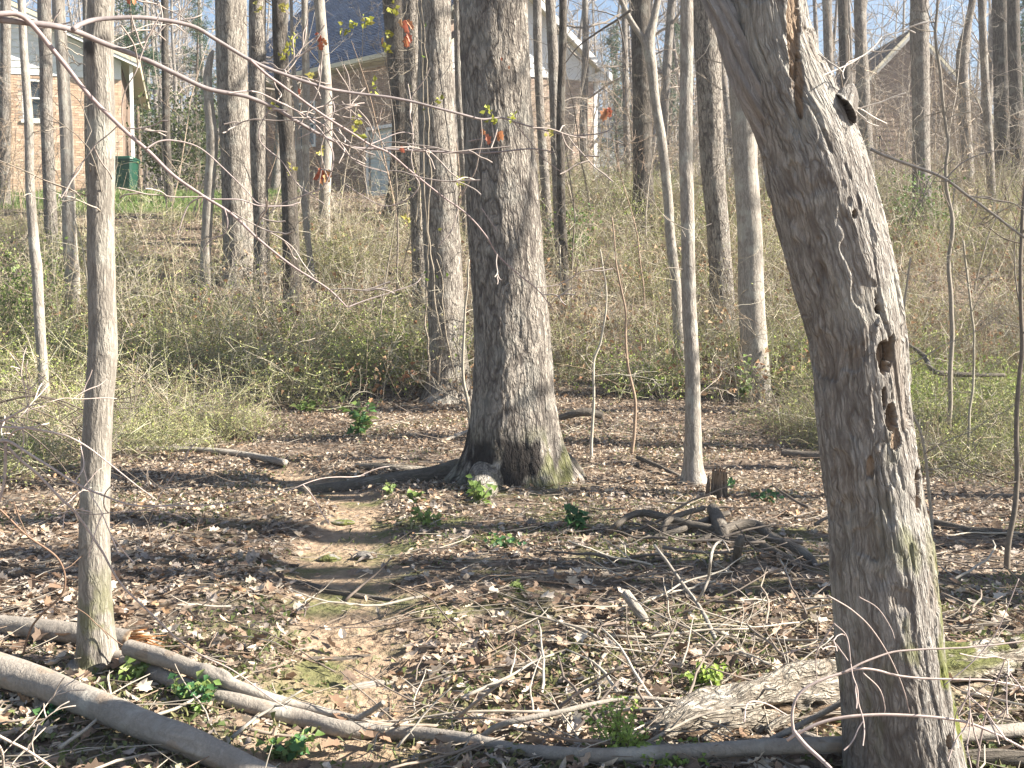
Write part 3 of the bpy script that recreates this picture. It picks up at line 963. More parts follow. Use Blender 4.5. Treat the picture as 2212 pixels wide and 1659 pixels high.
def tree_big():
    return tree("tree", "thickest tree in the middle, straight furrowed trunk with a black-stained flaring foot",
                [(1112, 1035, 196), (1110, 960, 186), (1109, 880, 178), (1107, 760, 168), (1097, 600, 160), (1088, 450, 155), (1079, 300, 150), (1068, 80, 146), (1064, -30, 145)],
                10.0, M['bigbark'], 21, 230, 640, .014, (9.0, 2.4), (0, 'big', 0), 5, 12, None, 0, big_mod, tip=.03)
BIG = tree_big()
def surface_root(parent, pts, ws, seed, mat='root', moss=True):
    r = np.random.default_rng(seed)
    row = []
    for (px, py), w in zip(pts, ws):
        g = G(px, py); rad = w / 2 * g[1] / F
        row.append([g[0], g[1], gz(g[0], g[1]) + rad * .25, rad])
    row = np.array(row)
    mb = MB(); rtube(mb, row[:, :3], row[:, 3], 16, 60, .004, (12, 5), None, seed, mod=moss_mod(-1, .6, None, .7 if seed == 6 else .3, seed, 9), col=(1, 0, 0))
    return mb.build("root", M[mat], parent)
surface_root(BIG, [(1010, 1022), (930, 1036), (850, 1044), (760, 1056), (680, 1064), (605, 1070)], [62, 46, 38, 32, 26, 12], 4)
surface_root(BIG, [(1075, 985), (1066, 1012), (1056, 1040), (1046, 1060), (1038, 1078), (1030, 1088)], [60, 84, 88, 76, 50, 14], 6, 'bigbark')
surface_root(BIG, [(1215, 1000), (1240, 1020), (1262, 1036)], [44, 34, 12], 7)

# the leaning dead tree at the right
def dead_tree():
    d = 3.62
    o = thing("dead_tree", (*P(1955, 1700, d)[:2], 0), "leaning dead tree at the right with peeling bark, a knot hole and a stripped limb", "dead tree")
    pts = [(1965, 1760, 275), (1957, 1659, 262), (1937, 1500, 238), (1922, 1400, 234), (1912, 1300, 234), (1903, 1200, 229), (1893, 1100, 212), (1880, 1000, 206),
           (1866, 900, 198), (1856, 800, 198), (1843, 700, 202), (1820, 600, 210), (1797, 500, 212), (1772, 400, 214), (1743, 300, 205), (1702, 200, 190), (1668, 100, 178), (1652, 0, 172), (1640, -90, 165), (1630, -200, 150), (1622, -330, 120)]
    row = px_path(pts, d)
    cav = [(1913, 775, 17, 40, .034), (1928, 902, 14, 32, .032), (1912, 862, 5, 26, .02), (1900, 668, 9, 11, .03), (1985, 1060, 7, 55, .018), (1845, 463, 5, 9, .015), (1990, 960, 7, 38, .016),
           (2052, 1605, 12, 24, .035), (1930, 760, 7, 40, .02)]
    patches = [(1715, 60, 15, 130), (1728, 190, 10, 70), (1938, 950, 12, 26), (1880, 1010, 9, 22), (1895, 650, 5, 8)]
    hole = (1819, 243, 24, 36)
    def mod(v, rest, col):
        px, py = project(v)
        front = (v[..., 1] < v[..., 1].mean(axis=1, keepdims=True) + .02)
        nz = fbm(v * 34, 3, 3) - .5
        nb = fbm(v * np.array([9, 9, 3.0]), 3, 12)
        off = np.zeros(px.shape); bare = np.zeros(px.shape); dk = np.zeros(px.shape)
        # thick plates with broken lower edges
        pl = fbm(rest * np.array([9, 9, 1.5]) + 5, 4, 41)
        step = sstep(.495, .515, pl)
        off += (step - .5) * .007
        long = np.abs(fbm(rest * np.array([7, 7, .55]) + 21, 3, 90) - .5)
        off -= (1 - sstep(.006, .022, long)) * .008 * sstep(.42, .5, fbm(rest * np.array([4, 4, 2.5]), 2, 92))
        pl2 = fbm(rest * np.array([24, 24, 4.0]) + 9, 3, 47)
        off += (sstep(.50, .53, pl2) - .5) * .004
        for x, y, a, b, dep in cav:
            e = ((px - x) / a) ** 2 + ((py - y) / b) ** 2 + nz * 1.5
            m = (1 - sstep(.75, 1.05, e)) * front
            off -= m * dep; bare = np.maximum(bare, m); dk = np.maximum(dk, m * (1 - .6 * sstep(.2, .6, (py - y) / b)))  # dk: cavity shade painted over the brown rot, strongest in the upper part
        for x, y, a, b in patches:
            e = ((px - x) / a) ** 2 + ((py - y) / b) ** 2 + nz * 1.6
            m = (1 - sstep(.8, 1.0, e)) * front
            off -= m * .012; bare = np.maximum(bare, m * .9)
        # scattered lost flakes
        fl = sstep(.63, .66, fbm(rest * np.array([10, 10, 5]) + 2, 3, 61)) * front
        off -= fl * .007; bare = np.maximum(bare, fl * .12)
        low = 1 - sstep(.2, 1.15, v[..., 2] - (nb - .5) * .8)
        right = sstep(-.02, .08, v[..., 0] - v[..., 0].mean(axis=1, keepdims=True) + .02)
        ms = low * sstep(.50, .6, fbm(v * np.array([11, 11, 5]), 3, 77)) * (.25 + .75 * right)
        col = col.copy(); col[..., 1] = np.clip(ms, 0, 1) * (1 - bare); col[..., 2] = bare
        wet = (1 - sstep(.0, .55, v[..., 2] + (nb - .5))) * sstep(.45, .6, fbm(v * 5, 2, 15)) * .5
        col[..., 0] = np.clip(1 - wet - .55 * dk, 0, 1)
        return off, col
    mb = MB()
    rtube(mb, row[:, :3], row[:, 3], 360, 900, .0032, (24, 5.0), None, 9, mod=mod, col=(1, 0, 0))
    mb.build("trunk", M['dead'], o)
    # stripped grey limb on the left, twisted fibres
    lp = px_path([(1690, 330, 60, d - .02), (1655, 262, 62, d - .03), (1625, 200, 60, d - .05), (1598, 130, 56, d - .05), (1572, 60, 52, d - .05), (1545, 0, 48, d - .04), (1505, -90, 44, d), (1470, -190, 38, d + .05)], d)
    def fib(v, rest, col):
        th = np.arctan2(rest[..., 1], rest[..., 0]); s = rest[..., 2]
        tw = np.sin(th * 7 + s * 26 + 2.0 * fbm(rest * 9, 2, 5)) * .006 + np.sin(th * 17 + s * 34) * .002
        col = col.copy(); col[..., 1] = 0; col[..., 2] = 0
        return tw, col
    mb = MB(); rtube(mb, lp[:, :3], lp[:, 3], 90, 260, .003, (22, 3), None, 14, mod=fib, col=(1, 0, 0)); mb.build("stripped_limb", M['fibre'], o)
    # short stub with the open knot hole
    st = px_path([(1752, 330, 60, d - .03), (1785, 285, 72, d - .06), (1812, 250, 70, d - .08), (1826, 222, 58, d - .08), (1834, 200, 40, d - .07), (1839, 182, 12, d - .06)], d)
    def kn(v, rest, col):
        px, py = project(v)
        front = v[..., 1] < d - .05
        nz = fbm(v * 60, 3, 6) - .5
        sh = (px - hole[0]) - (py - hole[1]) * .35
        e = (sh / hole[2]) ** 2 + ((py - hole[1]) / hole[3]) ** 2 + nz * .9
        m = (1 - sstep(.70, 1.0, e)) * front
        col = col.copy(); col[..., 2] = m; col[..., 1] = 0; col[..., 0] = 1 - .97 * (1 - sstep(.98, 1.12, e)) * front  # knot hole's inner shade painted near black over the shallow hollow
        rim = np.exp(-((e - 1.15) / .25) ** 2) * front
        return -m * .052 + rim * .006 * (1 + nz * 2), col
    mb = MB(); rtube(mb, st[:, :3], st[:, 3], 120, 160, .004, (13, 5), None, 15, mod=kn, col=(1, 0, 0)); mb.build("knot_stub", M['dead'], o)
    return o
M['fibre'] = bark('stripped_wood', (.36, .335, .31), (.26, .24, .225), (.12, .105, .095), 40, 2.2, .7, lich=.1, dist=.006)
dead_tree()

TREES = [
 # name,label,pts,d,mat,H,k,rows,amp,freq,flare,seed,crown
 ("tree", "thin wavering grey tree, second trunk from the left edge, rising from the leaf litter",
  [(100, 930, 28), (99, 900, 25), (92, 780, 23), (85, 700, 23), (80, 580, 23), (76, 540, 22), (66, 400, 20), (60, 260, 18), (52, 130, 17), (46, 0, 16), (45, -20, 16)], 14.0, 'smooth', 12, 16, 150, .005, (12, 4), (.15, 4, .3), 31, 8),
 ("tree", "dark straight tree between two wavering grey trees, in front of the left house's window",
  [(112, 560, 30), (108, 420, 27), (101, 250, 26), (98, 120, 27), (95, -20, 28)], 22.0, 'far', 16, 14, 90, .008, (9, 3), (.2, 4, .3), 32, 9),
 ("tree", "grey tree with pale upper trunk just left of the slim foreground tree",
  [(158, 700, 33), (156, 600, 31), (152, 520, 30), (147, 400, 27), (142, 250, 26), (132, 120, 25), (125, -20, 25)], 18.0, 'smooth', 15, 16, 120, .007, (10, 3), (.2, 4, .3), 33, 9),
 ("tree", "grey trunk at the extreme left edge of the view", [(8, 440, 26), (10, 300, 24), (12, 150, 22), (12, -20, 22)], 28.0, 'far', 17, 14, 80, .008, (9, 3), (.2, 4, .3), 34, 9),
 ("tree", "trunk half hidden behind the top of the slim foreground tree", [(196, 430, 20), (190, 200, 18), (186, -20, 17)], 30.0, 'far', 15, 12, 60, .006, (9, 3), (.2, 4, .3), 35, 8),
 ("tree", "straight tulip tree with fine vertical furrows, left of centre, broad and pale",
  [(518, 605, 76), (517, 540, 66), (512, 430, 64), (506, 300, 63), (501, 150, 65), (498, -20, 67)], 21.0, 'poplar', 20, 60, 300, .012, (7, 1.6), (.3, 6, .3), 36, 11),
 ("tree", "narrower furrowed tree touching the right side of the broad pale tulip tree",
  [(566, 595, 38), (564, 500, 34), (561, 380, 35), (557, 200, 36), (557, -20, 36)], 20.0, 'bigbark', 17, 36, 200, .010, (9, 2.2), (.2, 5, .3), 37, 9),
 ("tree", "dark lichen-mottled trunk standing in the brush left of the blue roof",
  [(632, 640, 40), (631, 560, 37), (627, 420, 34), (620, 300, 32), (608, 150, 32), (602, -20, 31)], 18.0, 'dark', 16, 30, 180, .006, (9, 3), (.2, 5, .3), 38, 9),
 ("tree", "thin pale trunk crossing the left end of the blue roof", [(663, 525, 17), (660, 400, 16), (660, 200, 16), (658, -20, 15)], 22.0, 'smooth', 13, 12, 80, .004, (12, 4), (.15, 4, .3), 39, 7),
 ("tree", "pale blotchy trunk in front of the blue roof, red leaves hanging across it",
  [(700, 535, 28), (702, 440, 25), (705, 300, 25), (703, 180, 24), (695, 80, 24), (688, -20, 23)], 23.0, 'smooth', 16, 18, 120, .005, (10, 3), (.2, 4, .3), 40, 8),
 ("tree", "very thin bright stem beside the dark mottled trunk", [(664, 500, 13), (655, 420, 13), (645, 330, 12), (640, 240, 11), (632, 120, 8), (628, -20, 7)], 19.5, 'smooth', 9, 8, 70, .002, (14, 4), (.1, 4, .2), 41, 5),
 ("tree", "dark flaring trunk in front of the pale garage door, reddish at its foot",
  [(866, 465, 70), (866, 440, 60), (867, 380, 50), (868, 300, 45), (866, 200, 44), (859, 100, 50), (852, -20, 54)], 25.5, 'dark', 20, 44, 220, .012, (8, 2.2), (.35, 6, .3), 42, 10),
 ("tree", "shaggy dark trunk tangled with vines, left of the pale vine-covered tree",
  [(905, 520, 38), (900, 400, 36), (895, 250, 35), (890, 100, 36), (887, -20, 36)], 19.0, 'bigbark', 18, 36, 200, .012, (9, 2), (.2, 5, .3), 43, 9),
 ("tree", "pale thick tree wrapped in climbing vines directly left of the thickest trunk",
  [(972, 872, 102), (970, 820, 92), (964, 700, 82), (957, 550, 80), (949, 400, 78), (944, 250, 78), (941, 100, 72), (940, -20, 70)], 15.6, 'poplar', 20, 80, 380, .013, (8, 2.0), (.3, 6, .35), 44, 11),
 ("tree", "thin straight trunk showing in the gap between the vine-covered tree and the thickest trunk",
  [(1006, 540, 17), (1004, 400, 16), (993, 200, 15), (986, -20, 15)], 24.0, 'far', 15, 12, 80, .004, (10, 3), (.15, 4, .3), 45, 7),
 ("tree", "dark slender trunk in front of the white gable siding",
  [(1219, 550, 20), (1214, 430, 18), (1212, 250, 18), (1214, 100, 17), (1216, -20, 16)], 19.5, 'dark', 15, 14, 110, .004, (10, 3), (.15, 4, .3), 46, 8),
 ("tree", "grey trunk just right of the thickest trunk, left one of the trio before the gable",
  [(1186, 530, 22), (1178, 400, 20), (1168, 250, 18), (1162, 100, 18), (1160, -20, 18)], 23.0, 'far', 15, 14, 90, .005, (10, 3), (.15, 4, .3), 47, 8),
 ("tree", "leaning grey trunk in the middle of the trio before the white gable",
  [(1208, 540, 20), (1203, 400, 19), (1197, 250, 20), (1194, 120, 22), (1187, -20, 22)], 21.5, 'far', 15, 14, 90, .005, (10, 3), (.15, 4, .3), 48, 8),
 ("tree", "thick near-black trunk on the crest right of the brick gable",
  [(1391, 485, 58), (1389, 420, 46), (1388, 300, 40), (1386, 150, 40), (1384, -20, 41)], 25.0, 'dark', 19, 36, 190, .010, (8, 2.4), (.3, 6, .3), 49, 10),
 ("tree", "pale slanting tree with a high fork in front of the near-black trunk",
  [(1464, 690, 24), (1460, 620, 23), (1449, 520, 22), (1442, 420, 21), (1427, 300, 20), (1415, 220, 19), (1406, 140, 22), (1400, 95, 25), (1412, 40, 16), (1424, -20, 14)], 17.0, 'smooth', 13, 16, 150, .004, (12, 4), (.15, 4, .3), 50, 7),
 ("tree", "slim bright straight tree rising from the leaf litter right of the thickest trunk",
  [(1500, 1050, 58), (1498, 1010, 44), (1496, 930, 38), (1494, 800, 33), (1489, 640, 32), (1484, 500, 30), (1480, 300, 28), (1482, 100, 28), (1483, -20, 27)], 10.1, 'smooth', 14, 34, 300, .005, (13, 3.4), (.16, 6, .35), 51, 9),
 ("tree", "brown furrowed tree in shade behind the slim bright straight tree",
  [(1560, 630, 50), (1553, 500, 48), (1541, 350, 50), (1533, 200, 52), (1526, 60, 58), (1522, -20, 60)], 18.9, 'bigbark', 19, 50, 240, .013, (8, 1.9), (.3, 6, .25), 52, 10),
 ("tree", "pale thick trunk between the slim bright tree and the leaning dead tree",
  [(1632, 860, 68), (1629, 780, 60), (1624, 650, 55), (1619, 520, 52), (1613, 380, 52), (1606, 240, 56), (1600, 100, 56), (1596, -20, 55)], 15.6, 'smooth', 18, 46, 260, .008, (9, 2.4), (.25, 6, .25), 53, 10),
 ("tree", "dark trunk lit on its right side, before the brown gable house",
  [(1992, 425, 40), (1990, 330, 36), (1988, 200, 37), (1986, 60, 38), (1985, -20, 38)], 25.0, 'far', 18, 30, 150, .009, (8, 2.4), (.25, 5, .3), 54, 10),
 ("tree", "grey trunk close against the right side of the leaning dead tree", [(1872, 330, 28), (1866, 200, 27), (1860, 80, 26), (1858, -20, 26)], 30.0, 'far', 17, 18, 90, .008, (8, 2.5), (.2, 5, .3), 55, 9),
 ("tree", "forked grey tree right of the brown gable house", [(2090, 360, 26), (2085, 250, 24), (2078, 150, 24), (2080, 110, 26), (2090, 60, 17), (2104, -20, 15)], 29.0, 'far', 14, 16, 90, .006, (9, 3), (.2, 4, .3), 56, 8),
 ("tree", "straight slender dark trunk right of the forked grey tree", [(2142, 430, 19), (2136, 300, 17), (2126, 150, 16), (2120, -20, 16)], 26.0, 'far', 16, 14, 90, .005, (10, 3), (.2, 4, .3), 57, 8),
 ("tree", "thick dark trunk near the right edge, left one of the last pair", [(2170, 380, 38), (2166, 250, 35), (2162, 100, 33), (2160, -20, 33)], 32.0, 'dark', 19, 20, 100, .009, (8, 2.5), (.25, 5, .3), 58, 9),
 ("tree", "dark trunk at the right edge, right one of the last pair", [(2200, 400, 30), (2196, 250, 28), (2190, 100, 25), (2188, -20, 24)], 30.0, 'dark', 17, 18, 90, .008, (8, 2.5), (.2, 5, .3), 59, 9),
 ("tree", "left one of two thin trunks seen over the shoulder of the leaning dead tree", [(1796, 300, 22), (1790, 150, 20), (1786, -20, 20)], 36.0, 'far', 16, 14, 80, .006, (9, 3), (.2, 4, .3), 60, 8),
 ("tree", "right one of two thin trunks seen over the shoulder of the leaning dead tree", [(1832, 320, 24), (1826, 150, 22), (1820, -20, 22)], 34.0, 'dark', 16, 14, 80, .006, (9, 3), (.2, 4, .3), 61, 8),
 ("tree", "thin dark ivy-flecked trunk between the left house and the broad tulip tree", [(366, 430, 20), (360, 300, 17), (356, 150, 16), (355, -20, 16)], 29.0, 'dark', 14, 12, 80, .005, (9, 3), (.2, 4, .3), 62, 8),
 ("tree", "thin grey trunk right of the white gable, against the pale background", [(1356, 360, 16), (1352, 200, 14), (1348, -20, 13)], 36.0, 'far', 15, 12, 70, .004, (9, 3), (.2, 4, .3), 63, 7),
]
for t in TREES:
    nm, lb, pts, d, mt, H, k, rows, amp, fq, fl, sd, cr = t
    tree(nm, lb, pts, d, M[mt], H, k, rows, amp, fq, fl, sd, cr, None, 4 if d > 12 else 6)

# second limb of the slanting fork, snag
def snag():
    d = 20.0
    pts = [(447, 600, 26), (446, 540, 23), (448, 450, 23), (452, 380, 24), (456, 300, 26), (450, 220, 22), (448, 160, 18), (455, 120, 12), (460, 108, 3)]
    o = tree("snag", "broken-topped pale snag left of the broad tulip tree", pts, d, M['smooth'], 0, 20, 150, .006, (10, 3), (.12, 4, .2), 70, 0, None, 0, cat="snag")
    return o
snag()
def fork_limb():
    o = [x for x in bpy.data.objects if x.get("label", "").startswith("pale slanting tree")][0]
    mb = MB()
    row = px_path([(1402, 120, 16), (1388, 84, 14), (1360, 40, 12), (1338, -10, 11), (1310, -120, 8), (1290, -260, 4)], 17.0)
    rtube(mb, row[:, :3], row[:, 3], 10, 50, .002, (12, 4), None, 3, col=(1, 0, 0)); mb.build("limb", M['smooth'], o)
fork_limb()

def vines(parent_label, d, lines, seed, r0=.008):
    o = [x for x in bpy.data.objects if x.get("label", "") == parent_label][0]
    root = lines[0]
    g = P(root[0][0], root[0][1], d)
    t = thing("vine", (g[0], g[1] - .3, gz(g[0], g[1])), "woody vine climbing " + {15.6: "the pale thick tree left of the thickest trunk", 19.0: "the shaggy dark trunk"}[d], "vine")
    r = np.random.default_rng(seed)
    for ln in lines:
        pts = []
        for (px, py) in ln:
            p = P(px, py, d - .36); pts.append(p)
        pts = catmull(np.array(pts), 60)
        pts += (np.stack([fbm(pts * 3.0, 2, seed + k) for k in range(3)], -1) - .5) * np.array([.10, .06, .0])
        mb = MB(); tube(mb, pts, np.linspace(r0 * 1.5, r0 * .7, 60), 6, (.26, .22, .17)); mb.build("stem", M['twig'], t)
    mb = MB()
    for ln in lines:
        P_ = np.array([P(px, py, d - .38) for px, py in ln])
        for j in range(14):
            q = P_[r.integers(len(P_) - 1)] * 1.0; q = q + (P_[min(len(P_) - 1, 1)] - P_[0]) * 0 + r.normal(0, .12, 3)
            grow(mb, q, r.normal(0, 1, 3), r.uniform(.25, .6), .003, 1, r, .3, .0, 3, (.30, .26, .2))
    mb.build("twigs", M['twig'], t)
    mb = MB()
    for ln in lines:
        P_ = catmull(np.array([P(px, py, d - .42) for px, py in ln]), 40)
        for j in range(7):
            q = P_[r.integers(40)] + r.normal(0, .09, 3)
            leaf_at(mb, q, r, .07, [(.20, .30, .05), (.36, .36, .10), (.55, .50, .28)][r.integers(3)])
    mb.build("leaves", M['green'], t)

def leaf_at(mb, p, r, size, col, normal=None, fold=.25):
    a = unit(r.normal(0, 1, 3)) if normal is None else unit(np.array(normal, float) + r.normal(0, .35, 3))
    t1 = unit(np.cross(a, r.normal(0, 1, 3))); t2 = np.cross(a, t1)
    w = .38
    v = np.array([p, p + t1 * size * .45 + t2 * size * w + a * size * fold, p + t1 * size, p + t1 * size * .45 - t2 * size * w + a * size * fold,
                  p + t1 * size * .5])
    mb.add(v, None, [[0, 4, 1], [1, 4, 2], [2, 4, 3], [3, 4, 0]], np.array(col) * r.uniform(.8, 1.2))

vines("pale thick tree wrapped in climbing vines directly left of the thickest trunk", 15.6,
      [[(930, 850), (925, 750), (918, 640), (925, 520), (915, 400), (918, 280), (912, 140), (905, 20), (900, -40)],
       [(945, 860), (950, 800), (958, 740), (940, 660), (930, 560), (925, 470), (930, 350), (925, 200), (915, 60), (912, -40)],
       [(990, 870), (985, 820), (975, 780), (962, 700), (950, 600), (940, 560)]], 81, .010)
vines("shaggy dark trunk tangled with vines, left of the pale vine-covered tree", 19.0,
      [[(900, 480), (905, 380), (893, 300), (902, 200), (895, 100), (898, 0), (894, -40)], [(912, 500), (908, 420), (912, 330), (906, 240), (910, 120), (902, 40), (906, -40)]], 82, .011)

# thin saplings that can be followed one by one
def sapling(label, pts, d, seed, mat_col=(.36, .32, .26), twigs=6, group=None, cat="sapling", follow=True, tw=(.3, .8)):
    r = np.random.default_rng(seed)
    row = px_path(pts, d)
    g0 = gz(row[0, 0], row[0, 1])
    if row[0, 2] > g0 + .05: row = np.vstack([[row[0, 0], row[0, 1], g0 - .05, row[0, 3]], row])
    else: row[0, 2] = g0 - .05
    o = thing("sapling", (row[0, 0], row[0, 1], g0), label, cat, group)
    pr = catmull(row, 50)
    pr[:, :3] += (np.stack([fbm(pr[:, :3] * 2.5 + seed, 2, seed + k) for k in range(3)], -1) - .5) * .06
    mb = MB(); tube(mb, pr[:, :3], pr[:, 3], 7, mat_col); mb.build("stem", M['twig'], o)
    mb = MB()
    for j in range(twigs):
        q = pr[int(r.uniform(.25, .98) * 49)]
        grow(mb, q[:3], [r.normal(0, 1), r.normal(0, .7), r.uniform(.2, .9)], r.uniform(*tw), max(.0025, q[3] * .5), 2, r, .2, .04, 3, mat_col)
    if twigs: mb.build("twigs", M['twig'], o)
    return o
sapling("pale crooked sapling hugging the left side of the thickest trunk's foot", [(1021, 935, 9), (1015, 880, 8), (1001, 820, 7), (1003, 740, 6), (1008, 650, 5), (1015, 560, 4)], 10.6, 1)
sapling("slender pale sapling right of the thickest trunk, nearest to it", [(1279, 965, 7), (1284, 860, 6), (1285, 780, 6), (1300, 733, 5), (1310, 640, 4), (1296, 540, 3)], 11.5, 2, (.42, .38, .31))
sapling("slender reddish sapling halfway between the thickest trunk and the slim bright tree", [(1362, 980, 8), (1372, 870, 7), (1356, 780, 6), (1350, 680, 5), (1330, 560, 4), (1320, 470, 3)], 11.8, 3, (.30, .22, .16))
sapling("twisting thin sapling standing alone before the brown gable house", [(2058, 650, 10), (2052, 560, 9), (2060, 480, 9), (2044, 400, 8), (2046, 300, 7), (2034, 200, 7), (2020, 60, 6), (2026, -40, 5)], 12.0, 4, (.24, .21, .17), 10)
sapling("dark crooked sapling close to the right edge in the foreground", [(2178, 1250, 15), (2180, 1180, 13), (2192, 1080, 12), (2200, 980, 11), (2198, 860, 10), (2208, 700, 9), (2205, 560, 8), (2214, 380, 7)], 6.6, 5, (.15, .125, .10), 8)
sapling("thin bare stem with a kink beside the right side of the leaning dead tree", [(2010, 1120, 7), (2003, 1000, 7), (1990, 920, 6), (1962, 870, 6), (1952, 760, 6), (1955, 640, 5), (1965, 560, 4)], 7.5, 6, (.33, .28, .22), 6)
sapling("straight thin stem midway along the right-hand brush", [(2090, 1000, 6), (2098, 900, 6), (2105, 780, 5), (2095, 640, 5), (2082, 520, 4)], 11.0, 7, (.30, .27, .21), 6)
def sap_where(px):
    return "left of the broad tulip tree" if px < 480 else "between tulip tree and thickest trunk" if px < 1010 else "between thickest trunk and dead tree" if px < 1760 else "right of the leaning dead tree"
rs = np.random.default_rng(99)
n_s = 0
while n_s < 34:
    y = rs.uniform(15, 31); x = rs.uniform(-.5, .5) * y
    if -12.0 < x < -6 and y > 29: continue
    n_s += 1
    h = rs.uniform(2.2, 5.5); r_ = np.random.default_rng(500 + n_s)
    g0 = gz(x, y)
    o = thing("sapling", (x, y, g0), "thin bare sapling on the brushy bank " + sap_where(x / y * F + 1106), "sapling", "bare saplings on the bank " + sap_where(x / y * F + 1106))
    w = wander((x, y, g0 - .05), (r_.normal(0, .18), r_.normal(0, .1), 1), h, 14, .06, .02, r_)
    c = np.array([[.36, .32, .26], [.28, .24, .19], [.30, .22, .16], [.2, .17, .14]][n_s % 4])
    mb = MB(); tube(mb, w, np.linspace(.006 + h * .0035, .004, 14), 6, c); mb.build("stem", M['twig'], o)
    mb = MB()
    for j in range(int(4 + h * 2)):
        q = w[r_.integers(4, 14)]
        grow(mb, q, [r_.normal(0, 1), r_.normal(0, .8), r_.uniform(.1, .9)], r_.uniform(.4, 1.1), .006, 2, r_, .2, .03, 3, c)
    mb.build("twigs", M['twig'], o)

# slender trunks of the wood beyond the crest
rf = np.random.default_rng(17)
protos = []
for k in range(6):
    r_ = np.random.default_rng(700 + k)
    H = r_.uniform(15, 20)
    w = wander((0, 0, -.3), (r_.normal(0, .05), r_.normal(0, .05), 1), H, 16, .035, .03, r_)
    rad = np.linspace(r_.uniform(.10, .19), .02, 16)
    tb = MB(); rtube(tb, w, rad, 10, 60, .006, (8, 2.5), None, k, col=(1, 0, 0))
    cb = MB()
    for j in range(18):
        i = r_.integers(3, 15)
        az = r_.uniform(0, 6.28); el = r_.uniform(-.1, .9)
        grow(cb, w[i], [math.cos(az) * math.cos(el), math.sin(az) * math.cos(el), math.sin(el)], r_.uniform(1.2, 3.4), max(.012, rad[i] * .4), 2, r_, .16, .03, 5, np.array((.27, .23, .19)) * r_.uniform(.8, 1.3))
    protos.append((tb.mesh("trunk", M['far']), cb.mesh("crown", M['twig'])))
def far_tree(x, y, k, s, label, group):
    o = thing("tree", (x, y, gz(x, y)), label, "tree", group)
    o.rotation_euler = (0, 0, rf.uniform(0, 6.28)); o.scale = (s, s, s)
    for nm, me in zip(("trunk", "crown"), protos[k]):
        c = bpy.data.objects.new(nm, me); COL.objects.link(c); c.parent = o
    return o
def where_far(px):
    w = ("at the far left, behind the left house" if px < 290 else "between the left house and the brick house" if px < 620 else "behind the brick house roof" if px < 1290
         else "between the brick house and the dead tree" if px < 1720 else "to the right of the leaning dead tree")
    return "slender bare tree beyond the crest, " + w, "slender trees beyond the crest " + w
n_f = 0
houses = [(-16, 30, -8.5, 48), (-13.5, 36.5, 5, 58), (13, 50, 26, 66), (4, 62, 9, 74)]
while n_f < 110:
    y = rf.uniform(36, 82); x = rf.uniform(-.52, .52) * y
    if any(a < x < c and b < y < d for a, b, c, d in houses): continue
    if abs(x / y * F + 1106 - 245) < 130 and y < 50 : continue
    n_f += 1
    far_tree(x, y, n_f % 6, rf.uniform(.75, 1.25), *where_far(x / y * F + 1106))
# the wood goes on to the right of the view; its trunks throw the long shadows across the path
RIGHT = "bare tree of the wood to the right of the leaning dead tree"
def right_tree(x, y, rad, seed):
    r = np.random.default_rng(seed)
    g0 = gz(x, y)
    o = thing("tree", (x, y, g0), RIGHT, "tree", "trees off to the right")
    w = wander((x, y, g0 - .3), (0, 0, 1), 19, 16, .006, .02, r)
    mb = MB(); rtube(mb, w, np.linspace(rad * 1.05, rad * .55, 16), 20, 90, .008, (8, 2.5), flare(.3, 5, .3, seed), seed, col=(1, 0, 0)); mb.build("trunk", M['far'], o)
    mb = MB()
    for j in range(14):
        i = r.integers(6, 16); az = r.uniform(0, 6.28); el = r.uniform(.1, .9)
        grow(mb, w[i], [math.cos(az) * math.cos(el), math.sin(az) * math.cos(el), math.sin(el)], r.uniform(1.5, 4), .05, 2, r, .14, .04, 4, (.3, .26, .22))
    mb.build("crown", M['twig'], o)
for k, (x, y, rad) in enumerate(((8.92, 8.66, .25), (9.0, 6.9, .24), (8.0, 5.8, .22), (11.0, 10.3, .15), (14.0, 4.8, .22), (15.5, 11.3, .22), (10.5, 13.7, .2), (19, 14.7, .2), (16, 6.2, .2))):
    right_tree(x, y, rad, 300 + k)

def pine(x, y, h, seed, label, group=None):
    r = np.random.default_rng(seed)
    g0 = gz(x, y)
    o = thing("pine_tree", (x, y, g0), label, "pine tree", group)
    mb = MB(); w = wander((x, y, g0 - .2), (0, 0, 1), h, 14, .02, .05, r); tube(mb, w, np.linspace(h * .012, .02, 14), 9, (.16, .12, .09)); mb.build("trunk", M['twig'], o)
    nb, fb = MB(), MB()
    for j in range(46):
        f = r.uniform(.18, .99); q = w[0] * (1 - f) + w[-1] * f
        az = r.uniform(0, 6.28); L = h * .2 * (1.15 - f) * r.uniform(.6, 1.1)
        b = wander(q, (math.cos(az), math.sin(az), r.uniform(-.1, .35)), L, 7, .09, .02, r)
        tube(nb, b, np.linspace(.03, .008, 7), 3, (.16, .12, .09), cap=False)
        for i in range(2, 7):
            for m in range(5):
                c = b[i] + r.normal(0, .22, 3)
                for z in range(7):
                    dd = unit(r.normal(0, 1, 3) + np.array([0, 0, .3])); s2 = unit(np.cross(dd, r.normal(0, 1, 3))) * .014
                    fb.add(np.array([c - s2, c + s2, c + dd * r.uniform(.16, .3)]), None, [[0, 1, 2]], np.array((.045, .085, .035)) * r.uniform(.7, 1.6))
    nb.build("branches", M['twig'], o); fb.build("needles", M['green'], o)
pine(P(300, 300, 44)[0], 44, 9.5, 1, "dark green pine behind the end of the left house")
pine(P(1340, 300, 58)[0], 58, 10, 2, "pale green pine right of the white gable, beyond the brick house")
pine(P(420, 300, 60)[0], 60, 12, 3, "tall pine far off between the left house and the broad tulip tree")
pine(P(1445, 300, 62)[0], 62, 11, 4, "pine far off behind the near-black trunk")
pine(P(2230, 300, 40)[0], 40, 8, 5, "low pine behind the last pair of trunks at the right edge")

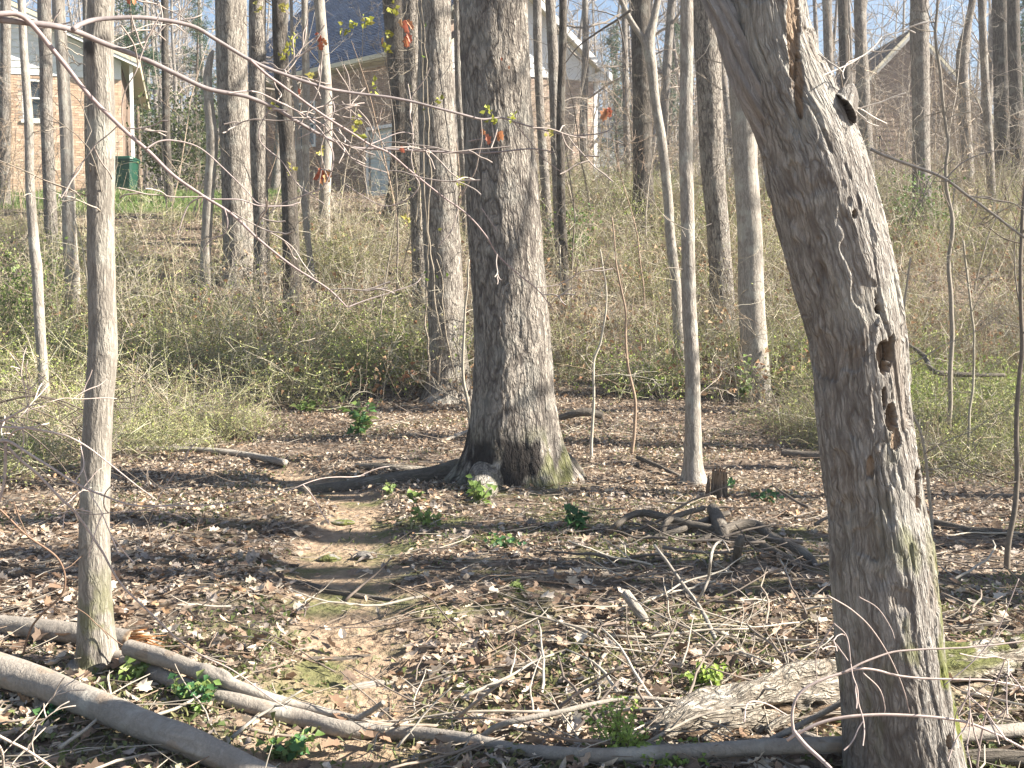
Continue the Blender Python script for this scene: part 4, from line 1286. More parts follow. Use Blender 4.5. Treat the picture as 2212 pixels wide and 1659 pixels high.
def bush(x, y, w, h, seed, label, cols, n=1500, leaf=.06, name="bush"):
    r = np.random.default_rng(seed)
    g0 = gz(x, y)
    o = thing(name, (x, y, g0), label, "bush")
    sb, lb = MB(), MB()
    for j in range(26):
        p = np.array([x + r.normal(0, w * .15), y + r.normal(0, w * .15), g0 - .03])
        t = np.array([x + r.uniform(-.5, .5) * w, y + r.uniform(-.5, .5) * w, g0 + h * r.uniform(.5, 1)])
        b = catmull(np.array([p, (p + t) / 2 + r.normal(0, .12 * h, 3), t]), 10)
        tube(sb, b, np.linspace(.012, .004, 10), 4, (.2, .17, .12), cap=False)
        for m in range(n // 26):
            c = b[r.integers(3, 10)] + r.normal(0, .12 * h, 3)
            if c[2] < g0 + .03: continue
            leaf_at(lb, c, r, leaf * r.uniform(.6, 1.2), cols[r.integers(len(cols))])
    sb.build("stems", M['twig'], o); lb.build("foliage", M['green'], o)
    return o
bush(P(410, 300, 37)[0], 37, 3.0, 3.2, 1, "loose olive evergreen shrub on the lawn right of the left house", [(.075, .105, .03), (.12, .14, .05), (.05, .08, .02)], 3200, .12)
bush(P(10, 600, 17)[0], 17, 1.8, 1.7, 2, "bright green leafy bush at the left edge in the brush", [(.19, .25, .07), (.25, .30, .10), (.13, .19, .05)], 1700, .06)
bush(P(1985, 330, 24)[0], 24, .9, 1.6, 3, "small fresh green bush at the foot of the trunk before the brown gable house", [(.09, .17, .03), (.13, .2, .05)], 900, .08)
bush(P(1225, 470, 22)[0], 22, .9, 1.3, 4, "green bush at the foot of the slender trunks before the gable", [(.10, .18, .04), (.18, .24, .07)], 900, .07)

# ------------------------------------------------------------------ leaf litter
def leaf_proto(kind):
    if kind == 'oval':
        out = [(0, 0), (.2, .17), (.5, .24), (.8, .14), (1, 0), (.8, -.14), (.5, -.24), (.2, -.17)]
    elif kind == 'lobed':
        out = [(0, 0), (.12, .30), (.30, .20), (.42, .46), (.62, .26), (.86, .30), (.88, .10), (1, 0), (.88, -.10), (.86, -.30), (.62, -.26), (.42, -.46), (.30, -.20), (.12, -.30)]
    elif kind == 'oak':
        out = [(0, 0), (.15, .12), (.25, .06), (.38, .2), (.48, .1), (.62, .24), (.72, .1), (.88, .13), (1, 0), (.88, -.13), (.72, -.1), (.62, -.24), (.48, -.1), (.38, -.2), (.25, -.06), (.15, -.12)]
    else:
        out = [(0, 0), (.45, .26), (1, 0), (.45, -.26)]
    v = np.array([(x, y, 0) for x, y in out] + [(.35, 0, 0), (.7, 0, 0)])
    k = len(out); half = k // 2
    t = []
    c0, c1 = k, k + 1
    for i in range(k):
        x = (v[i, 0] + v[(i + 1) % k, 0]) / 2
        t.append([c0 if x < .55 else c1, i, (i + 1) % k])
    t += [[c0, half - (1 if k > 6 else 0), c1]] if False else []
    # close the strip between the two midrib points
    up = [i for i in range(half + 1)]
    def cross(idx):
        for a, b in zip(idx[:-1], idx[1:]):
            if (v[a, 0] + v[b, 0]) / 2 < .55: last = b
        return last
    t.append([c0, cross(up), c1])
    dn = [0] + [k - i for i in range(1, half + 1)]
    t.append([c0, c1, cross(dn)])
    return v, np.array(t)

def rot_frames(n, tilt, r):
    az = r.uniform(0, 2 * np.pi, n)
    nz = np.stack([r.normal(0, tilt, n), r.normal(0, tilt, n), np.ones(n)], -1)
    nz /= np.linalg.norm(nz, axis=1, keepdims=True)
    x = np.stack([np.cos(az), np.sin(az), np.zeros(n)], -1)
    x -= nz * (x * nz).sum(1, keepdims=True); x /= np.linalg.norm(x, axis=1, keepdims=True)
    return x, np.cross(nz, x), nz

def scatter_leaves(mb, pos, size, cols, kind, tilt, r):
    v, t = leaf_proto(kind)
    n = len(pos)
    if n == 0: return
    X, Y, Z = rot_frames(n, tilt, r)
    fold = r.normal(0.25, .35, n); curl = r.normal(0.15, .55, n); tw = r.normal(0, .5, n)
    lx, ly = v[None, :, 0] - .5, v[None, :, 1]
    lz = fold[:, None] * np.abs(ly) + curl[:, None] * lx ** 2 + tw[:, None] * lx * ly
    w = pos[:, None, :] + size[:, None, None] * (lx[..., None] * X[:, None] + ly[..., None] * Y[:, None] * r.uniform(.75, 1.1, (n, 1, 1)) + lz[..., None] * Z[:, None])
    m = len(v)
    tt = (t[None] + (np.arange(n) * m)[:, None, None]).reshape(-1, 3)
    c = np.repeat(cols[:, None, :], m, 1) * r.uniform(.9, 1.1, (n, m, 1))
    mb.add(w.reshape(-1, 3), None, tt, c.reshape(-1, 3))

PAL = np.array([(.42, .32, .24), (.52, .43, .34), (.34, .24, .175), (.22, .145, .10), (.58, .51, .43), (.42, .36, .32), (.32, .275, .245), (.42, .27, .16), (.15, .11, .085), (.60, .48, .35)])
PW = np.array([.16, .15, .13, .10, .10, .12, .11, .03, .06, .04]); PW = PW / PW.sum()
def leaf_cols(n, r):
    return PAL[r.choice(len(PAL), n, p=PW)] * r.uniform(.62, 1.0, (n, 1)) * np.array([1.0, .985, .95])

def area_pts(n, y0, y1, spread, r, power=1.0):
    y = y0 + (y1 - y0) * r.uniform(0, 1, n) ** power
    x = (r.uniform(-1, 1, n)) * (spread * y + .8)
    return x, y

rl = np.random.default_rng(41)
near = MB()
for kind, n in (('lobed', 7600), ('oak', 9800), ('oval', 13500)):
    x, y = area_pts(n, 2.8, 8.5, .58, rl, .8)
    keep = rl.uniform(0, 1, n) > path_mask(x, y) * .93
    clump = fbm(np.stack([x * 1.1, y * 1.1, x * 0], -1), 2, 3)
    keep &= rl.uniform(0, 1, n) < .35 + 1.3 * sstep(.35, .65, clump)
    x, y = x[keep], y[keep]
    z = ground_z(x, y) + rl.uniform(.002, .035, len(x))
    size = (.024 + .052 * rl.uniform(0, 1, len(x)) ** 1.6) * (1.3 if kind == 'lobed' else 1)
    scatter_leaves(near, np.stack([x, y, z], -1), size, leaf_cols(len(x), rl), kind, .32, rl)
tag(near.build("leaf_litter", M['leaf'], None, False), "brown dry leaves covering the ground in the foreground", "leaf litter", None, 'stuff')
far = MB()
for y0, y1, n, sp in ((8.0, 16, 72000, .58), (15.5, 33, 42000, .58)):
    x, y = area_pts(n, y0, y1, sp, rl, .85)
    keep = (rl.uniform(0, 1, n) > path_mask(x, y) * .92) & (lawn_mask(x, y) < .3)
    clump = fbm(np.stack([x * .9, y * .9, x * 0], -1), 2, 8)
    keep &= rl.uniform(0, 1, n) < .35 + 1.2 * sstep(.35, .65, clump)
    x, y = x[keep], y[keep]
    z = ground_z(x, y) + rl.uniform(.003, .05, len(x))
    scatter_leaves(far, np.stack([x, y, z], -1), rl.uniform(.03, .072, len(x)) * (1 if y0 < 10 else 1.45), leaf_cols(len(x), rl) * np.array([1.0, 1.0, .98]), 'diamond', .5, rl)
tag(far.build("leaf_litter", M['leaf'], None, False), "brown dry leaves covering the flat and the bank behind the thickest trunk", "leaf litter", None, 'stuff')

# the largest leaves one by one
lp_me = []
for k in range(10):
    mb = MB(); r_ = np.random.default_rng(60 + k)
    scatter_leaves(mb, np.zeros((1, 3)), np.ones(1), leaf_cols(1, r_) * 1.1, ('lobed', 'oak', 'lobed', 'oval')[k % 4], .25, r_)
    lp_me.append(mb.mesh("leaf", M['leaf'], False))
for k in range(290):
    y = 3.5 + 2.6 * rl.uniform() ** 1.3; x = rl.uniform(-.5, .5) * y
    o = bpy.data.objects.new("leaf", lp_me[k % 10]); COL.objects.link(o); o.parent = GROUND
    s = rl.uniform(.065, .10)
    o.location = (x, y, gz(x, y) + rl.uniform(.03, .05)); o.scale = (s, s, s)
    o.rotation_euler = (rl.normal(0, .3), rl.normal(0, .3), rl.uniform(0, 6.28))

# fine broken twigs in the litter
tw = MB()
for k in range(5200):
    y = 3.0 + 11.5 * rl.uniform() ** 1.15; x = rl.uniform(-1, 1) * (.56 * y + .3)
    if rl.uniform() < float(path_mask(np.array([x]), np.array([y]))[0]) * .8: continue
    if x < 0 and rl.uniform() < .35: continue
    L = rl.uniform(.08, .55) ** 1.0; az = rl.uniform(0, 6.28)
    a = np.array([x, y]); n = 4
    pts = np.zeros((n, 3)); cx, cy, az_ = x, y, az
    for i in range(n):
        pts[i] = (cx, cy, 0); az_ += rl.normal(0, .3); cx += math.cos(az_) * L / 3; cy += math.sin(az_) * L / 3
    pts[:, 2] = ground_z(pts[:, 0], pts[:, 1]) + np.linspace(rl.uniform(.005, .03), rl.uniform(.005, .09), n)
    c = np.array([(.29, .25, .20), (.20, .165, .13), (.35, .31, .255), (.25, .185, .135)][k % 4]) * rl.uniform(.7, 1.15)
    tube(tw, pts, np.linspace(1, .5, n) * rl.uniform(.0016, .0055), 3, c, cap=False)
tag(tw.build("twig_litter", M['twig']), "fine broken twigs strewn through the dry leaves", "twig litter", None, 'stuff')

# short green growth on the flat: blades and tiny leaves
gr = MB()
n = 60000
x = rl.uniform(-1, 1, n); y = 3.4 + 11 * rl.uniform(0, 1, n) ** 1.1; x = x * (.55 * y + .3)
dens = fbm(np.stack([x * 1.3, y * 1.3, x * 0 + 4], -1), 3, 22)
near_log = np.exp(-((x + .9) / 1.0) ** 2 - ((y - 4.2) / .6) ** 2)
keep = rl.uniform(0, 1, n) < sstep(.48, .63, dens + .12 * near_log + .04 * (np.abs(x - .6) < 1.2)) * (1 - .75 * path_mask(x, y))
x, y = x[keep], y[keep]; n = len(x)
z = ground_z(x, y)
X, Y, Z = rot_frames(n, .6, rl)
L = (.012 + .03 * rl.uniform(0, 1, n) ** 1.5)[:, None]
p = np.stack([x, y, z], -1) + np.array([0, 0, .012])
wd = rl.uniform(.10, .35, n)[:, None]
v = np.stack([p - Y * L * wd * .5, p + Y * L * wd * .5, p + X * L * .5 + Z * L * .8 + Y * L * wd * .3, p + X * L + Z * L * .5], 1)
q = np.arange(n)[:, None] * 4 + np.array([0, 1, 2, 3])[None]
gc = np.array([(.17, .20, .075), (.22, .23, .10), (.12, .16, .055), (.30, .28, .15)])[rl.integers(0, 4, n)] * rl.uniform(.7, 1.2, (n, 1))
gr.add(v.reshape(-1, 3), q, None, np.repeat(gc, 4, 0))
tag(gr.build("ground_greenery", M['green'], None, False), "sparse short green growth and moss tufts between the dry leaves", "ground cover", None, 'stuff')

# lawn blades near the left house
lg = MB()
n = 16000
x = rl.uniform(-20, -5.5, n); y = rl.uniform(26.2, 41, n)
keep = lawn_mask(x, y) > rl.uniform(0, 1, n); x, y = x[keep], y[keep]; n = len(x)
z = ground_z(x, y); X, Y, Z = rot_frames(n, .35, rl); L = rl.uniform(.08, .2, n)[:, None]
p = np.stack([x, y, z], -1)
v = np.stack([p - Y * .012, p + Y * .012, p + Z * L + X * L * .3], 1)
gc = np.array([(.10, .19, .04), (.15, .22, .06), (.2, .22, .09)])[rl.integers(0, 3, n)] * rl.uniform(.8, 1.2, (n, 1))
lg.add(v.reshape(-1, 3), None, np.arange(n * 3).reshape(-1, 3), np.repeat(gc, 3, 0))
tag(lg.build("lawn", M['green'], None, False), "green lawn in front of the left house", "lawn", None, 'stuff')

# ------------------------------------------------------------------ undergrowth (a mass nobody could count), instanced
def clump(seed, nst, hmin, hmax, spread, stem_cols, leaf_n, leaf_cols_, leaf_s, arch=.5):
    r = np.random.default_rng(seed)
    mb = MB()
    for j in range(nst):
        p = np.array([r.normal(0, .3), r.normal(0, .3), -.08])
        L = r.uniform(hmin, hmax)
        d = unit(np.array([r.normal(0, spread), r.normal(0, spread), 1.0]))
        pts = [p]; n = 8
        for i in range(n - 1):
            d = unit(d + r.normal(0, .13, 3) + np.array([d[0] * arch * .25, d[1] * arch * .25, -.085 * arch * i / 3]))
            pts.append(pts[-1] + d * L / (n - 1))
        pts = np.array(pts); pts[:, 2] = np.maximum(pts[:, 2], .01 * np.arange(n))
        c = np.array(stem_cols[r.integers(len(stem_cols))]) * r.uniform(.7, 1.25)
        r0 = r.uniform(.0025, .006)
        tube(mb, pts, np.linspace(r0, .0022, n), 3, c, cap=False)
        for m in range(7):
            q = pts[r.integers(2, n)]
            dd = unit(r.normal(0, 1, 3) + np.array([0, 0, .25]))
            tp = wander(q, dd, r.uniform(.2, .6), 5, .22, -.03, r)
            tube(mb, tp, np.linspace(.0032, .0016, 5), 3, c * r.uniform(.85, 1.3), cap=False)
            for z in range(leaf_n):
                leaf_at(mb, tp[r.integers(1, 5)] + r.normal(0, .02, 3), r, leaf_s * r.uniform(.6, 1.3), leaf_cols_[r.integers(len(leaf_cols_))])
    return mb
STEM_O = [(.40, .39, .24), (.31, .31, .17), (.50, .48, .34), (.28, .235, .15)]
STEM_G = [(.52, .47, .38), (.42, .37, .28), (.30, .23, .16)]
GL = [(.36, .40, .13), (.44, .46, .19), (.27, .32, .09), (.46, .42, .20)]
GL2 = [(.36, .43, .12), (.44, .48, .18), (.27, .35, .085)]
protos_b = [clump(1, 24, .6, 1.3, .8, STEM_O, 4, GL, .03, .9), clump(2, 22, .5, 1.15, .9, STEM_O, 4, GL, .03, 1.0), clump(3, 20, .7, 1.5, .6, STEM_O, 3, GL, .03, .7),
            clump(4, 22, .5, 1.2, .8, STEM_G, 0, GL, .03, .8), clump(5, 18, .8, 1.7, .5, STEM_G, 1, GL, .03, .5), clump(6, 22, .5, 1.1, .8, STEM_O, 6, GL2, .04, .9)]
def gn_scatter(name, mats, meshes, pts, idx, rotz, scl, label, cat):
    src = bpy.data.collections.new(name + "_pieces")
    for k, me in enumerate(meshes):
        o = bpy.data.objects.new("%s_piece_%02d" % (name, k), me); src.objects.link(o)
    me = bpy.data.meshes.new(name)
    n = len(pts)
    me.vertices.add(n); me.vertices.foreach_set("co", np.asarray(pts, np.float32).ravel())
    a = me.attributes.new("idx", 'INT', 'POINT'); a.data.foreach_set("value", np.asarray(idx, np.int32))
    rv = np.zeros((n, 3), np.float32); rv[:, 2] = rotz
    rv[:, 0] = rng.normal(0, .1, n); rv[:, 1] = rng.normal(0, .1, n)
    a = me.attributes.new("rot", 'FLOAT_VECTOR', 'POINT'); a.data.foreach_set("vector", rv.ravel())
    a = me.attributes.new("scl", 'FLOAT', 'POINT'); a.data.foreach_set("value", np.asarray(scl, np.float32))
    o = bpy.data.objects.new(name, me); COL.objects.link(o)
    ng = bpy.data.node_groups.new(name + "_nodes", 'GeometryNodeTree')
    ng.interface.new_socket("Geometry", in_out='INPUT', socket_type='NodeSocketGeometry')
    ng.interface.new_socket("Geometry", in_out='OUTPUT', socket_type='NodeSocketGeometry')
    gi, go = ng.nodes.new("NodeGroupInput"), ng.nodes.new("NodeGroupOutput")
    ci = ng.nodes.new("GeometryNodeCollectionInfo"); ci.inputs["Collection"].default_value = src
    ci.inputs["Separate Children"].default_value = True; ci.inputs["Reset Children"].default_value = True
    ip = ng.nodes.new("GeometryNodeInstanceOnPoints"); ip.inputs["Pick Instance"].default_value = True
    def na(nm, ty):
        x_ = ng.nodes.new("GeometryNodeInputNamedAttribute"); x_.data_type = ty; x_.inputs["Name"].default_value = nm
        return x_.outputs["Attribute"]
    L = ng.links
    L.new(gi.outputs[0], ip.inputs["Points"]); L.new(ci.outputs[0], ip.inputs["Instance"])
    L.new(na("idx", 'INT'), ip.inputs["Instance Index"])
    L.new(na("rot", 'FLOAT_VECTOR'), ip.inputs["Rotation"])
    L.new(na("scl", 'FLOAT'), ip.inputs["Scale"])
    L.new(ip.outputs[0], go.inputs[0])
    md = o.modifiers.new("scatter", 'NODES'); md.node_group = ng
    for m_ in mats: me.materials.append(m_)
    return tag(o, label, cat, None, 'stuff')

rb = np.random.default_rng(77)
bm = [c.mesh("undergrowth_piece", M['brush'], False) for c in protos_b]
n = 3500
y = 13.2 + 21 * rb.uniform(0, 1, n) ** .9
x = rb.uniform(-1, 1, n) * (.55 * y + 1)
edge = 15.7 + .5 * np.sin(x * .9) + .5 * np.sin(x * 2.3) - 1.7 * sstep(3.6, 5.0, -x) - 1.6 * sstep(3.6, 4.8, x) + 1.3 * np.exp(-((x + .95) / .8) ** 2) + 1.3 * np.exp(-((x - 3.45) / .6) ** 2)
dens = fbm(np.stack([x * .45, y * .45, x * 0], -1), 3, 31)
keep = (y > edge) & (rb.uniform(0, 1, n) < .10 + 1.15 * sstep(.40, .58, dens)) & (lawn_mask(x, y) < .4)
gap = ((np.abs(x - 1.7 * y / 20) < 1.1) & (y > 19) & (y < 24)) & (rb.uniform(0, 1, n) < .6)     # leafy gaps right of the thickest trunk
keep &= ~gap
ppx = x / y * F + 1106
keep &= ~((ppx < 470) & (y > 25.6)) & ~((ppx >= 470) & (ppx < 1000) & (y > 25.8))
x, y = x[keep], y[keep]
reg = fbm(np.stack([x * .55, y * .55, x * 0 + 9], -1), 2, 44)      # drier and greener stretches of the bank
pick = lambda p: rb.choice(6, len(x), p=p)
idx = np.where(reg > .54, pick([.22, .20, .14, .08, .06, .30]), np.where(reg < .43, pick([.12, .12, .10, .36, .28, .02]), pick([.26, .22, .2, .15, .12, .05])))
gn_scatter("undergrowth", [M['brush']], bm, np.stack([x, y, ground_z(x, y)], -1), idx, rb.uniform(0, 6.28, len(x)), rb.uniform(.65, 1.15, len(x)) * (1 - .45 * ((x / y * F + 1106 < 1000) & (y > 22.5))),
           "tangled olive and tan undergrowth of thin stems covering the bank", "undergrowth")
# long arching canes standing above the tangle, and snagged dead leaves
def canes(seed, k_n):
    r = np.random.default_rng(seed); mb = MB()
    for j in range(k_n):
        c = np.array([(.55, .50, .40), (.46, .40, .31), (.40, .31, .22), (.30, .25, .17)][r.integers(4)]) * r.uniform(.8, 1.15)
        p = np.array([r.normal(0, .25), r.normal(0, .25), -.05]); d = unit(np.array([r.normal(0, .45), r.normal(0, .45), 1])); L = r.uniform(1.1, 2.5)
        pts = [p]; n = 12; az = unit(np.array([r.normal(), r.normal(), 0])); dr = r.uniform(.0, .2) ** 1.0 * (j % 3 > 0)
        for i in range(n - 1):
            d = unit(d + az * dr * .5 + np.array([0, 0, -dr * i / 6]) + r.normal(0, .06, 3)); pts.append(pts[-1] + d * L / (n - 1))
        pts = np.array(pts); pts[:, 2] = np.maximum(pts[:, 2], -.05 + .012 * np.arange(n))
        tube(mb, pts, np.linspace(r.uniform(.0035, .0075), .0022, n), 4, c, cap=False)
        for m in range(5):
            grow(mb, pts[r.integers(3, n)], r.normal(0, 1, 3) + np.array([0, 0, .4]), r.uniform(.25, .8), .0035, 1, r, .16, .0, 3, c)
    for m in range(22):
        leaf_at(mb, np.array([r.normal(0, .35), r.normal(0, .35), r.uniform(.15, .8)]), r, r.uniform(.07, .13), [(.34, .20, .11), (.42, .29, .18), (.26, .14, .08)][r.integers(3)])
    return mb
cm = [canes(200 + k, 5).mesh("cane_piece", M['brush'], False) for k in range(6)]
n = 460
y2 = 15.2 + 14 * rb.uniform(0, 1, n); x2 = rb.uniform(-1, 1, n) * (.53 * y2 + .5); p2 = x2 / y2 * F + 1106
kp = ~((p2 < 470) & (y2 > 21)) & ~((p2 >= 470) & (p2 < 1000) & (y2 > 23.5))
x2, y2 = x2[kp], y2[kp]
gn_scatter("cane_tangle", [M['brush']], cm, np.stack([x2, y2, ground_z(x2, y2)], -1), rb.integers(0, 6, len(x2)), rb.uniform(0, 6.28, len(x2)), rb.uniform(.6, 1.1, len(x2)),
           "pale arching canes and snagged dead leaves over the undergrowth on the bank", "undergrowth")
# slim upright stems standing through the tangle
def uprights(seed):
    r = np.random.default_rng(seed); mb = MB()
    for j in range(7):
        c = np.array([(.56, .52, .38), (.48, .44, .28), (.44, .36, .26), (.36, .31, .2)][r.integers(4)]) * r.uniform(.8, 1.15)
        L = .6 + 1.5 * r.uniform() ** 2
        w = wander((r.normal(0, .4), r.normal(0, .4), -.05), (r.normal(0, .12), r.normal(0, .12), 1), L, 9, .05, .0, r)
        tube(mb, w, np.linspace(r.uniform(.003, .006), .0018, 9), 3, c, cap=False)
        for m in range(6):
            q = w[r.integers(2, 9)]; tp = wander(q, (r.normal(), r.normal(), r.uniform(.2, 1.2)), r.uniform(.15, .5), 5, .12, .02, r)
            tube(mb, tp, np.linspace(.0024, .0013, 5), 3, c * r.uniform(.9, 1.2), cap=False)
            for z in range(2): leaf_at(mb, tp[r.integers(1, 5)], r, r.uniform(.015, .035), GL[r.integers(len(GL))])
    return mb
um = [uprights(260 + k).mesh("upright_piece", M['brush'], False) for k in range(5)]
n = 560
y3 = 14.2 + 17 * rb.uniform(0, 1, n); x3 = rb.uniform(-1, 1, n) * (.53 * y3 + .5); p3 = x3 / y3 * F + 1106
kp = ~((p3 < 470) & (y3 > 25)) & ~((p3 >= 470) & (p3 < 1000) & (y3 > 26.5)) & ~((np.abs(x3) < 3.6) & (y3 < 16.2))
x3, y3 = x3[kp], y3[kp]
gn_scatter("upright_stems", [M['brush']], um, np.stack([x3, y3, ground_z(x3, y3)], -1), rb.integers(0, 5, len(x3)), rb.uniform(0, 6.28, len(x3)), rb.uniform(.6, 1.15, len(x3)),
           "straw-coloured slim upright stems standing through the undergrowth on the bank", "undergrowth")
# left edge thicket reaching nearer, and the right side
n = 420
x = np.where(rb.uniform(0, 1, n) < .5, rb.uniform(-6.4, -3.4, n), rb.uniform(3.2, 7.0, n)); y = rb.uniform(9.8, 13.8, n)
keep = (np.abs(x) > 3.2 + (13.6 - y) * .35)
x, y = x[keep], y[keep]
gn_scatter("undergrowth", [M['brush']], bm, np.stack([x, y, ground_z(x, y)], -1), rb.choice(6, len(x), p=[.3, .2, .1, .25, .1, .05]), rb.uniform(0, 6.28, len(x)), rb.uniform(.4, .8, len(x)),
           "low tangle of thin stems at the two sides of the leafy flat", "undergrowth")

# twiggy understorey on the crest and the far wood
def brushwood(seed, h, n_t, cols):
    r = np.random.default_rng(seed); mb = MB()
    for j in range(n_t):
        c = np.array(cols[r.integers(len(cols))]) * r.uniform(.8, 1.25)
        L = h * r.uniform(.55, 1)
        w = wander((r.normal(0, .5), r.normal(0, .5), -.2), (r.normal(0, .15), r.normal(0, .15), 1), L, 10, .07, .02, r)
        tube(mb, w, np.linspace(.018, .004, 10), 4, c, cap=False)
        for m in range(9):
            q = w[r.integers(2, 10)]
            grow(mb, q, [r.normal(), r.normal(), r.uniform(0, .9)], r.uniform(.6, 1.6), .007, 1, r, .2, .03, 5, c)
    return mb
bw = [brushwood(90 + k, 4.5 + k * .7, 4, [(.34, .30, .25), (.27, .23, .19), (.33, .26, .19)]).mesh("thicket_piece", M['twig'], False) for k in range(4)]
n = 430
y = rb.uniform(25, 62, n); x = rb.uniform(-.56, .56, n) * y
keep = np.ones(n, bool)
for a, b, c, d in houses: keep &= ~((x > a - 1) & (x < c + 1) & (y > b) & (y < d))
keep &= ~((np.abs(x / y * F + 1106 - 250) < 170) & (y > 28) & (y < 50) & (rb.uniform(0, 1, n) < .72))
keep &= ~((np.abs(x / y * F + 1106 - 620) < 200) & (y < 36))
keep &= ~((y < 36) & (rb.uniform(0, 1, n) < .45))
x, y = x[keep], y[keep]
gn_scatter("thicket", [M['twig']], bw, np.stack([x, y, ground_z(x, y)], -1), rb.integers(0, 4, len(x)), rb.uniform(0, 6.28, len(x)), rb.uniform(.6, 1.15, len(x)),
           "thin grey twiggy growth filling the wood along the crest", "thicket")
fw = []
for k in range(6):
    mb = MB()
    src = protos[k]
    fw.append(src)
wood_me = []
for k in range(4):
    r_ = np.random.default_rng(900 + k); mb = MB()
    for j in range(3):
        H = r_.uniform(13, 19); w = wander((r_.normal(0, 2.5), r_.normal(0, 2.5), -.5), (r_.normal(0, .05), 0, 1), H, 12, .03, .03, r_)
        tube(mb, w, np.linspace(r_.uniform(.11, .2), .03, 12), 7, np.array((.27, .245, .22)) * r_.uniform(.7, 1.15), cap=False)
        for m in range(22):
            q = w[r_.integers(1, 12)]; az = r_.uniform(0, 6.28); el = r_.uniform(-.1, .9)
            grow(mb, q, [math.cos(az) * math.cos(el), math.sin(az) * math.cos(el), math.sin(el)], r_.uniform(1.2, 3.5), .035, 2, r_, .15, .03, 5, (.33, .29, .25))
    wood_me.append(mb.mesh("far_wood_piece", M['twig']))
n = 430
y = rb.uniform(66, 150, n); x = rb.uniform(-.6, .6, n) * y
gn_scatter("far_wood", [M['twig']], wood_me, np.stack([x, y, ground_z(x, y)], -1), rb.integers(0, 4, n), rb.uniform(0, 6.28, n), rb.uniform(.7, 1.2, n),
           "hazy grey mass of the bare wood in the far distance", "woodland")

# thin spring haze over the whole wood
def haze():
    mb = MB(); f = Frame((0, 0), (1, 0))
    fbox(mb, f, -330, 330, -1.6, 31.0, -330, 330)
    m = bpy.data.materials.new("haze_air"); m.use_nodes = True; nt = m.node_tree; nt.nodes.clear()
    out = nt.nodes.new("ShaderNodeOutputMaterial"); v = nt.nodes.new("ShaderNodeVolumePrincipled")
    v.inputs["Color"].default_value = (.93, .95, 1, 1); v.inputs["Density"].default_value = HAZE; v.inputs["Anisotropy"].default_value = .3
    nt.links.new(v.outputs[0], out.inputs["Volume"])
    o = mb.build("haze", m, None, False)
    tag(o, "thin pale haze filling the air of the wood", "haze", None, 'stuff')
HAZE = .0012
haze()
# ------------------------------------------------------------------ fallen logs and branches
def lying(name, label, pts, mat, k=20, rows=120, amp=.002, freq=(10, 4), seed=1, cat="log", sink=.15, mod=None, parent=None, lift=0.0, taper_px=True, group=None):
    """pts: (px, py of the axis, width px[, extra height]) lying on the ground"""
    row = []
    for q in pts:
        px, py, w = q[:3]
        g = G(px, py + w * .5 * .8)
        rad = w / 2 * g[1] / F
        # walk the axis: the ray through (px,py) cut at axis height
        p = P(px, py, g[1] + rad * .6)
        z = gz(p[0], p[1]) + rad * (1 - sink) + (q[3] if len(q) > 3 else 0) + lift
        k_ = (z - EYE[2]) / (p[2] - EYE[2]) if abs(p[2] - EYE[2]) > .2 else 1
        k_ = min(max(k_, .8), 1.2)
        p = EYE + (p - EYE) * k_
        row.append([*p, rad])
    row = np.array(row)
    if parent is None:
        c = row[len(row) // 2]
        o = thing(name, (c[0], c[1], gz(c[0], c[1])), label, cat, group); part = "wood"
    else:
        o = parent; part = name
    mb = MB(); rtube(mb, row[:, :3], row[:, 3], k, rows, amp, freq, None, seed, mod=mod, col=(1, 0, 0))
    mb.build(part, M[mat], o)
    return o, row

def end_bare(axis_end=True, ln=.03, start=True):
    def fn(v, rest, col):
        s = rest[..., 2]; L = s.max()
        n = fbm(v * 30, 2, 3)
        m = np.zeros(s.shape)
        if start: m = np.maximum(m, 1 - sstep(ln * .6, ln, s + n * ln * .5))
        if axis_end: m = np.maximum(m, 1 - sstep(ln * .6, ln, L - s + n * ln * .5))
        col = col.copy(); col[..., 2] = m; col[..., 1] = 0
        return np.zeros(s.shape), col
    return fn

def log_relief(seed):
    def fn(v, rest, col):
        s = rest[..., 2]
        off = (fbm(rest * np.array([8, 8, 3]), 3, seed) - .5) * .012
        knots = vnoise(rest * np.array([14, 14, 5.0]), seed + 4)
        off = off + sstep(.86, .97, knots) * .008
        col = col.copy(); col[..., 1] = 0; col[..., 2] = sstep(.70, .72, fbm(rest * np.array([14, 14, 7]), 3, seed + 9)) * .45
        return off, col
    return fn

lying("log", "smooth grey log slanting across the bottom left corner, nearest to the viewer",
      [(-180, 1385, 64, .10), (-60, 1425, 64, .07), (0, 1446, 64, .05), (100, 1480, 64, .04), (200, 1520, 64, .04), (333, 1575, 63, .03), (400, 1600, 66, .02), (500, 1645, 60, .01), (600, 1692, 58, .0), (720, 1752, 54)],
      'log', 60, 420, .0015, (10, 8), 3, mod=log_relief(3))
bl, brow = lying("log", "short thick log lying behind the slim foreground tree, its broken end splintered orange",
      [(-160, 1330, 44), (-60, 1345, 44), (20, 1352, 44), (100, 1360, 46), (200, 1373, 48), (288, 1386, 48)], 'log', 44, 220, .003, (9, 6), 5, mod=end_bare(True, .04, False))
r_ = np.random.default_rng(12)
mb = MB(); e = brow[-1]
ax = unit(brow[-1, :3] - brow[-2, :3])
for j in range(34):
    a = r_.uniform(0, 6.28); rr_ = e[3] * r_.uniform(.1, .9)
    q = e[:3] + np.array([0, math.cos(a) * rr_, math.sin(a) * rr_]) - ax * .02
    dd = unit(ax + r_.normal(0, .22, 3) + np.array([0, 0, -.12]))
    L = r_.uniform(.05, .22)
    tube(mb, np.array([q, q + dd * L * .6, q + dd * L]), [r_.uniform(.003, .009), .004, .0008], 4, np.array([(.45, .22, .09), (.52, .33, .17), (.36, .17, .07), (.6, .45, .28)][j % 4]))
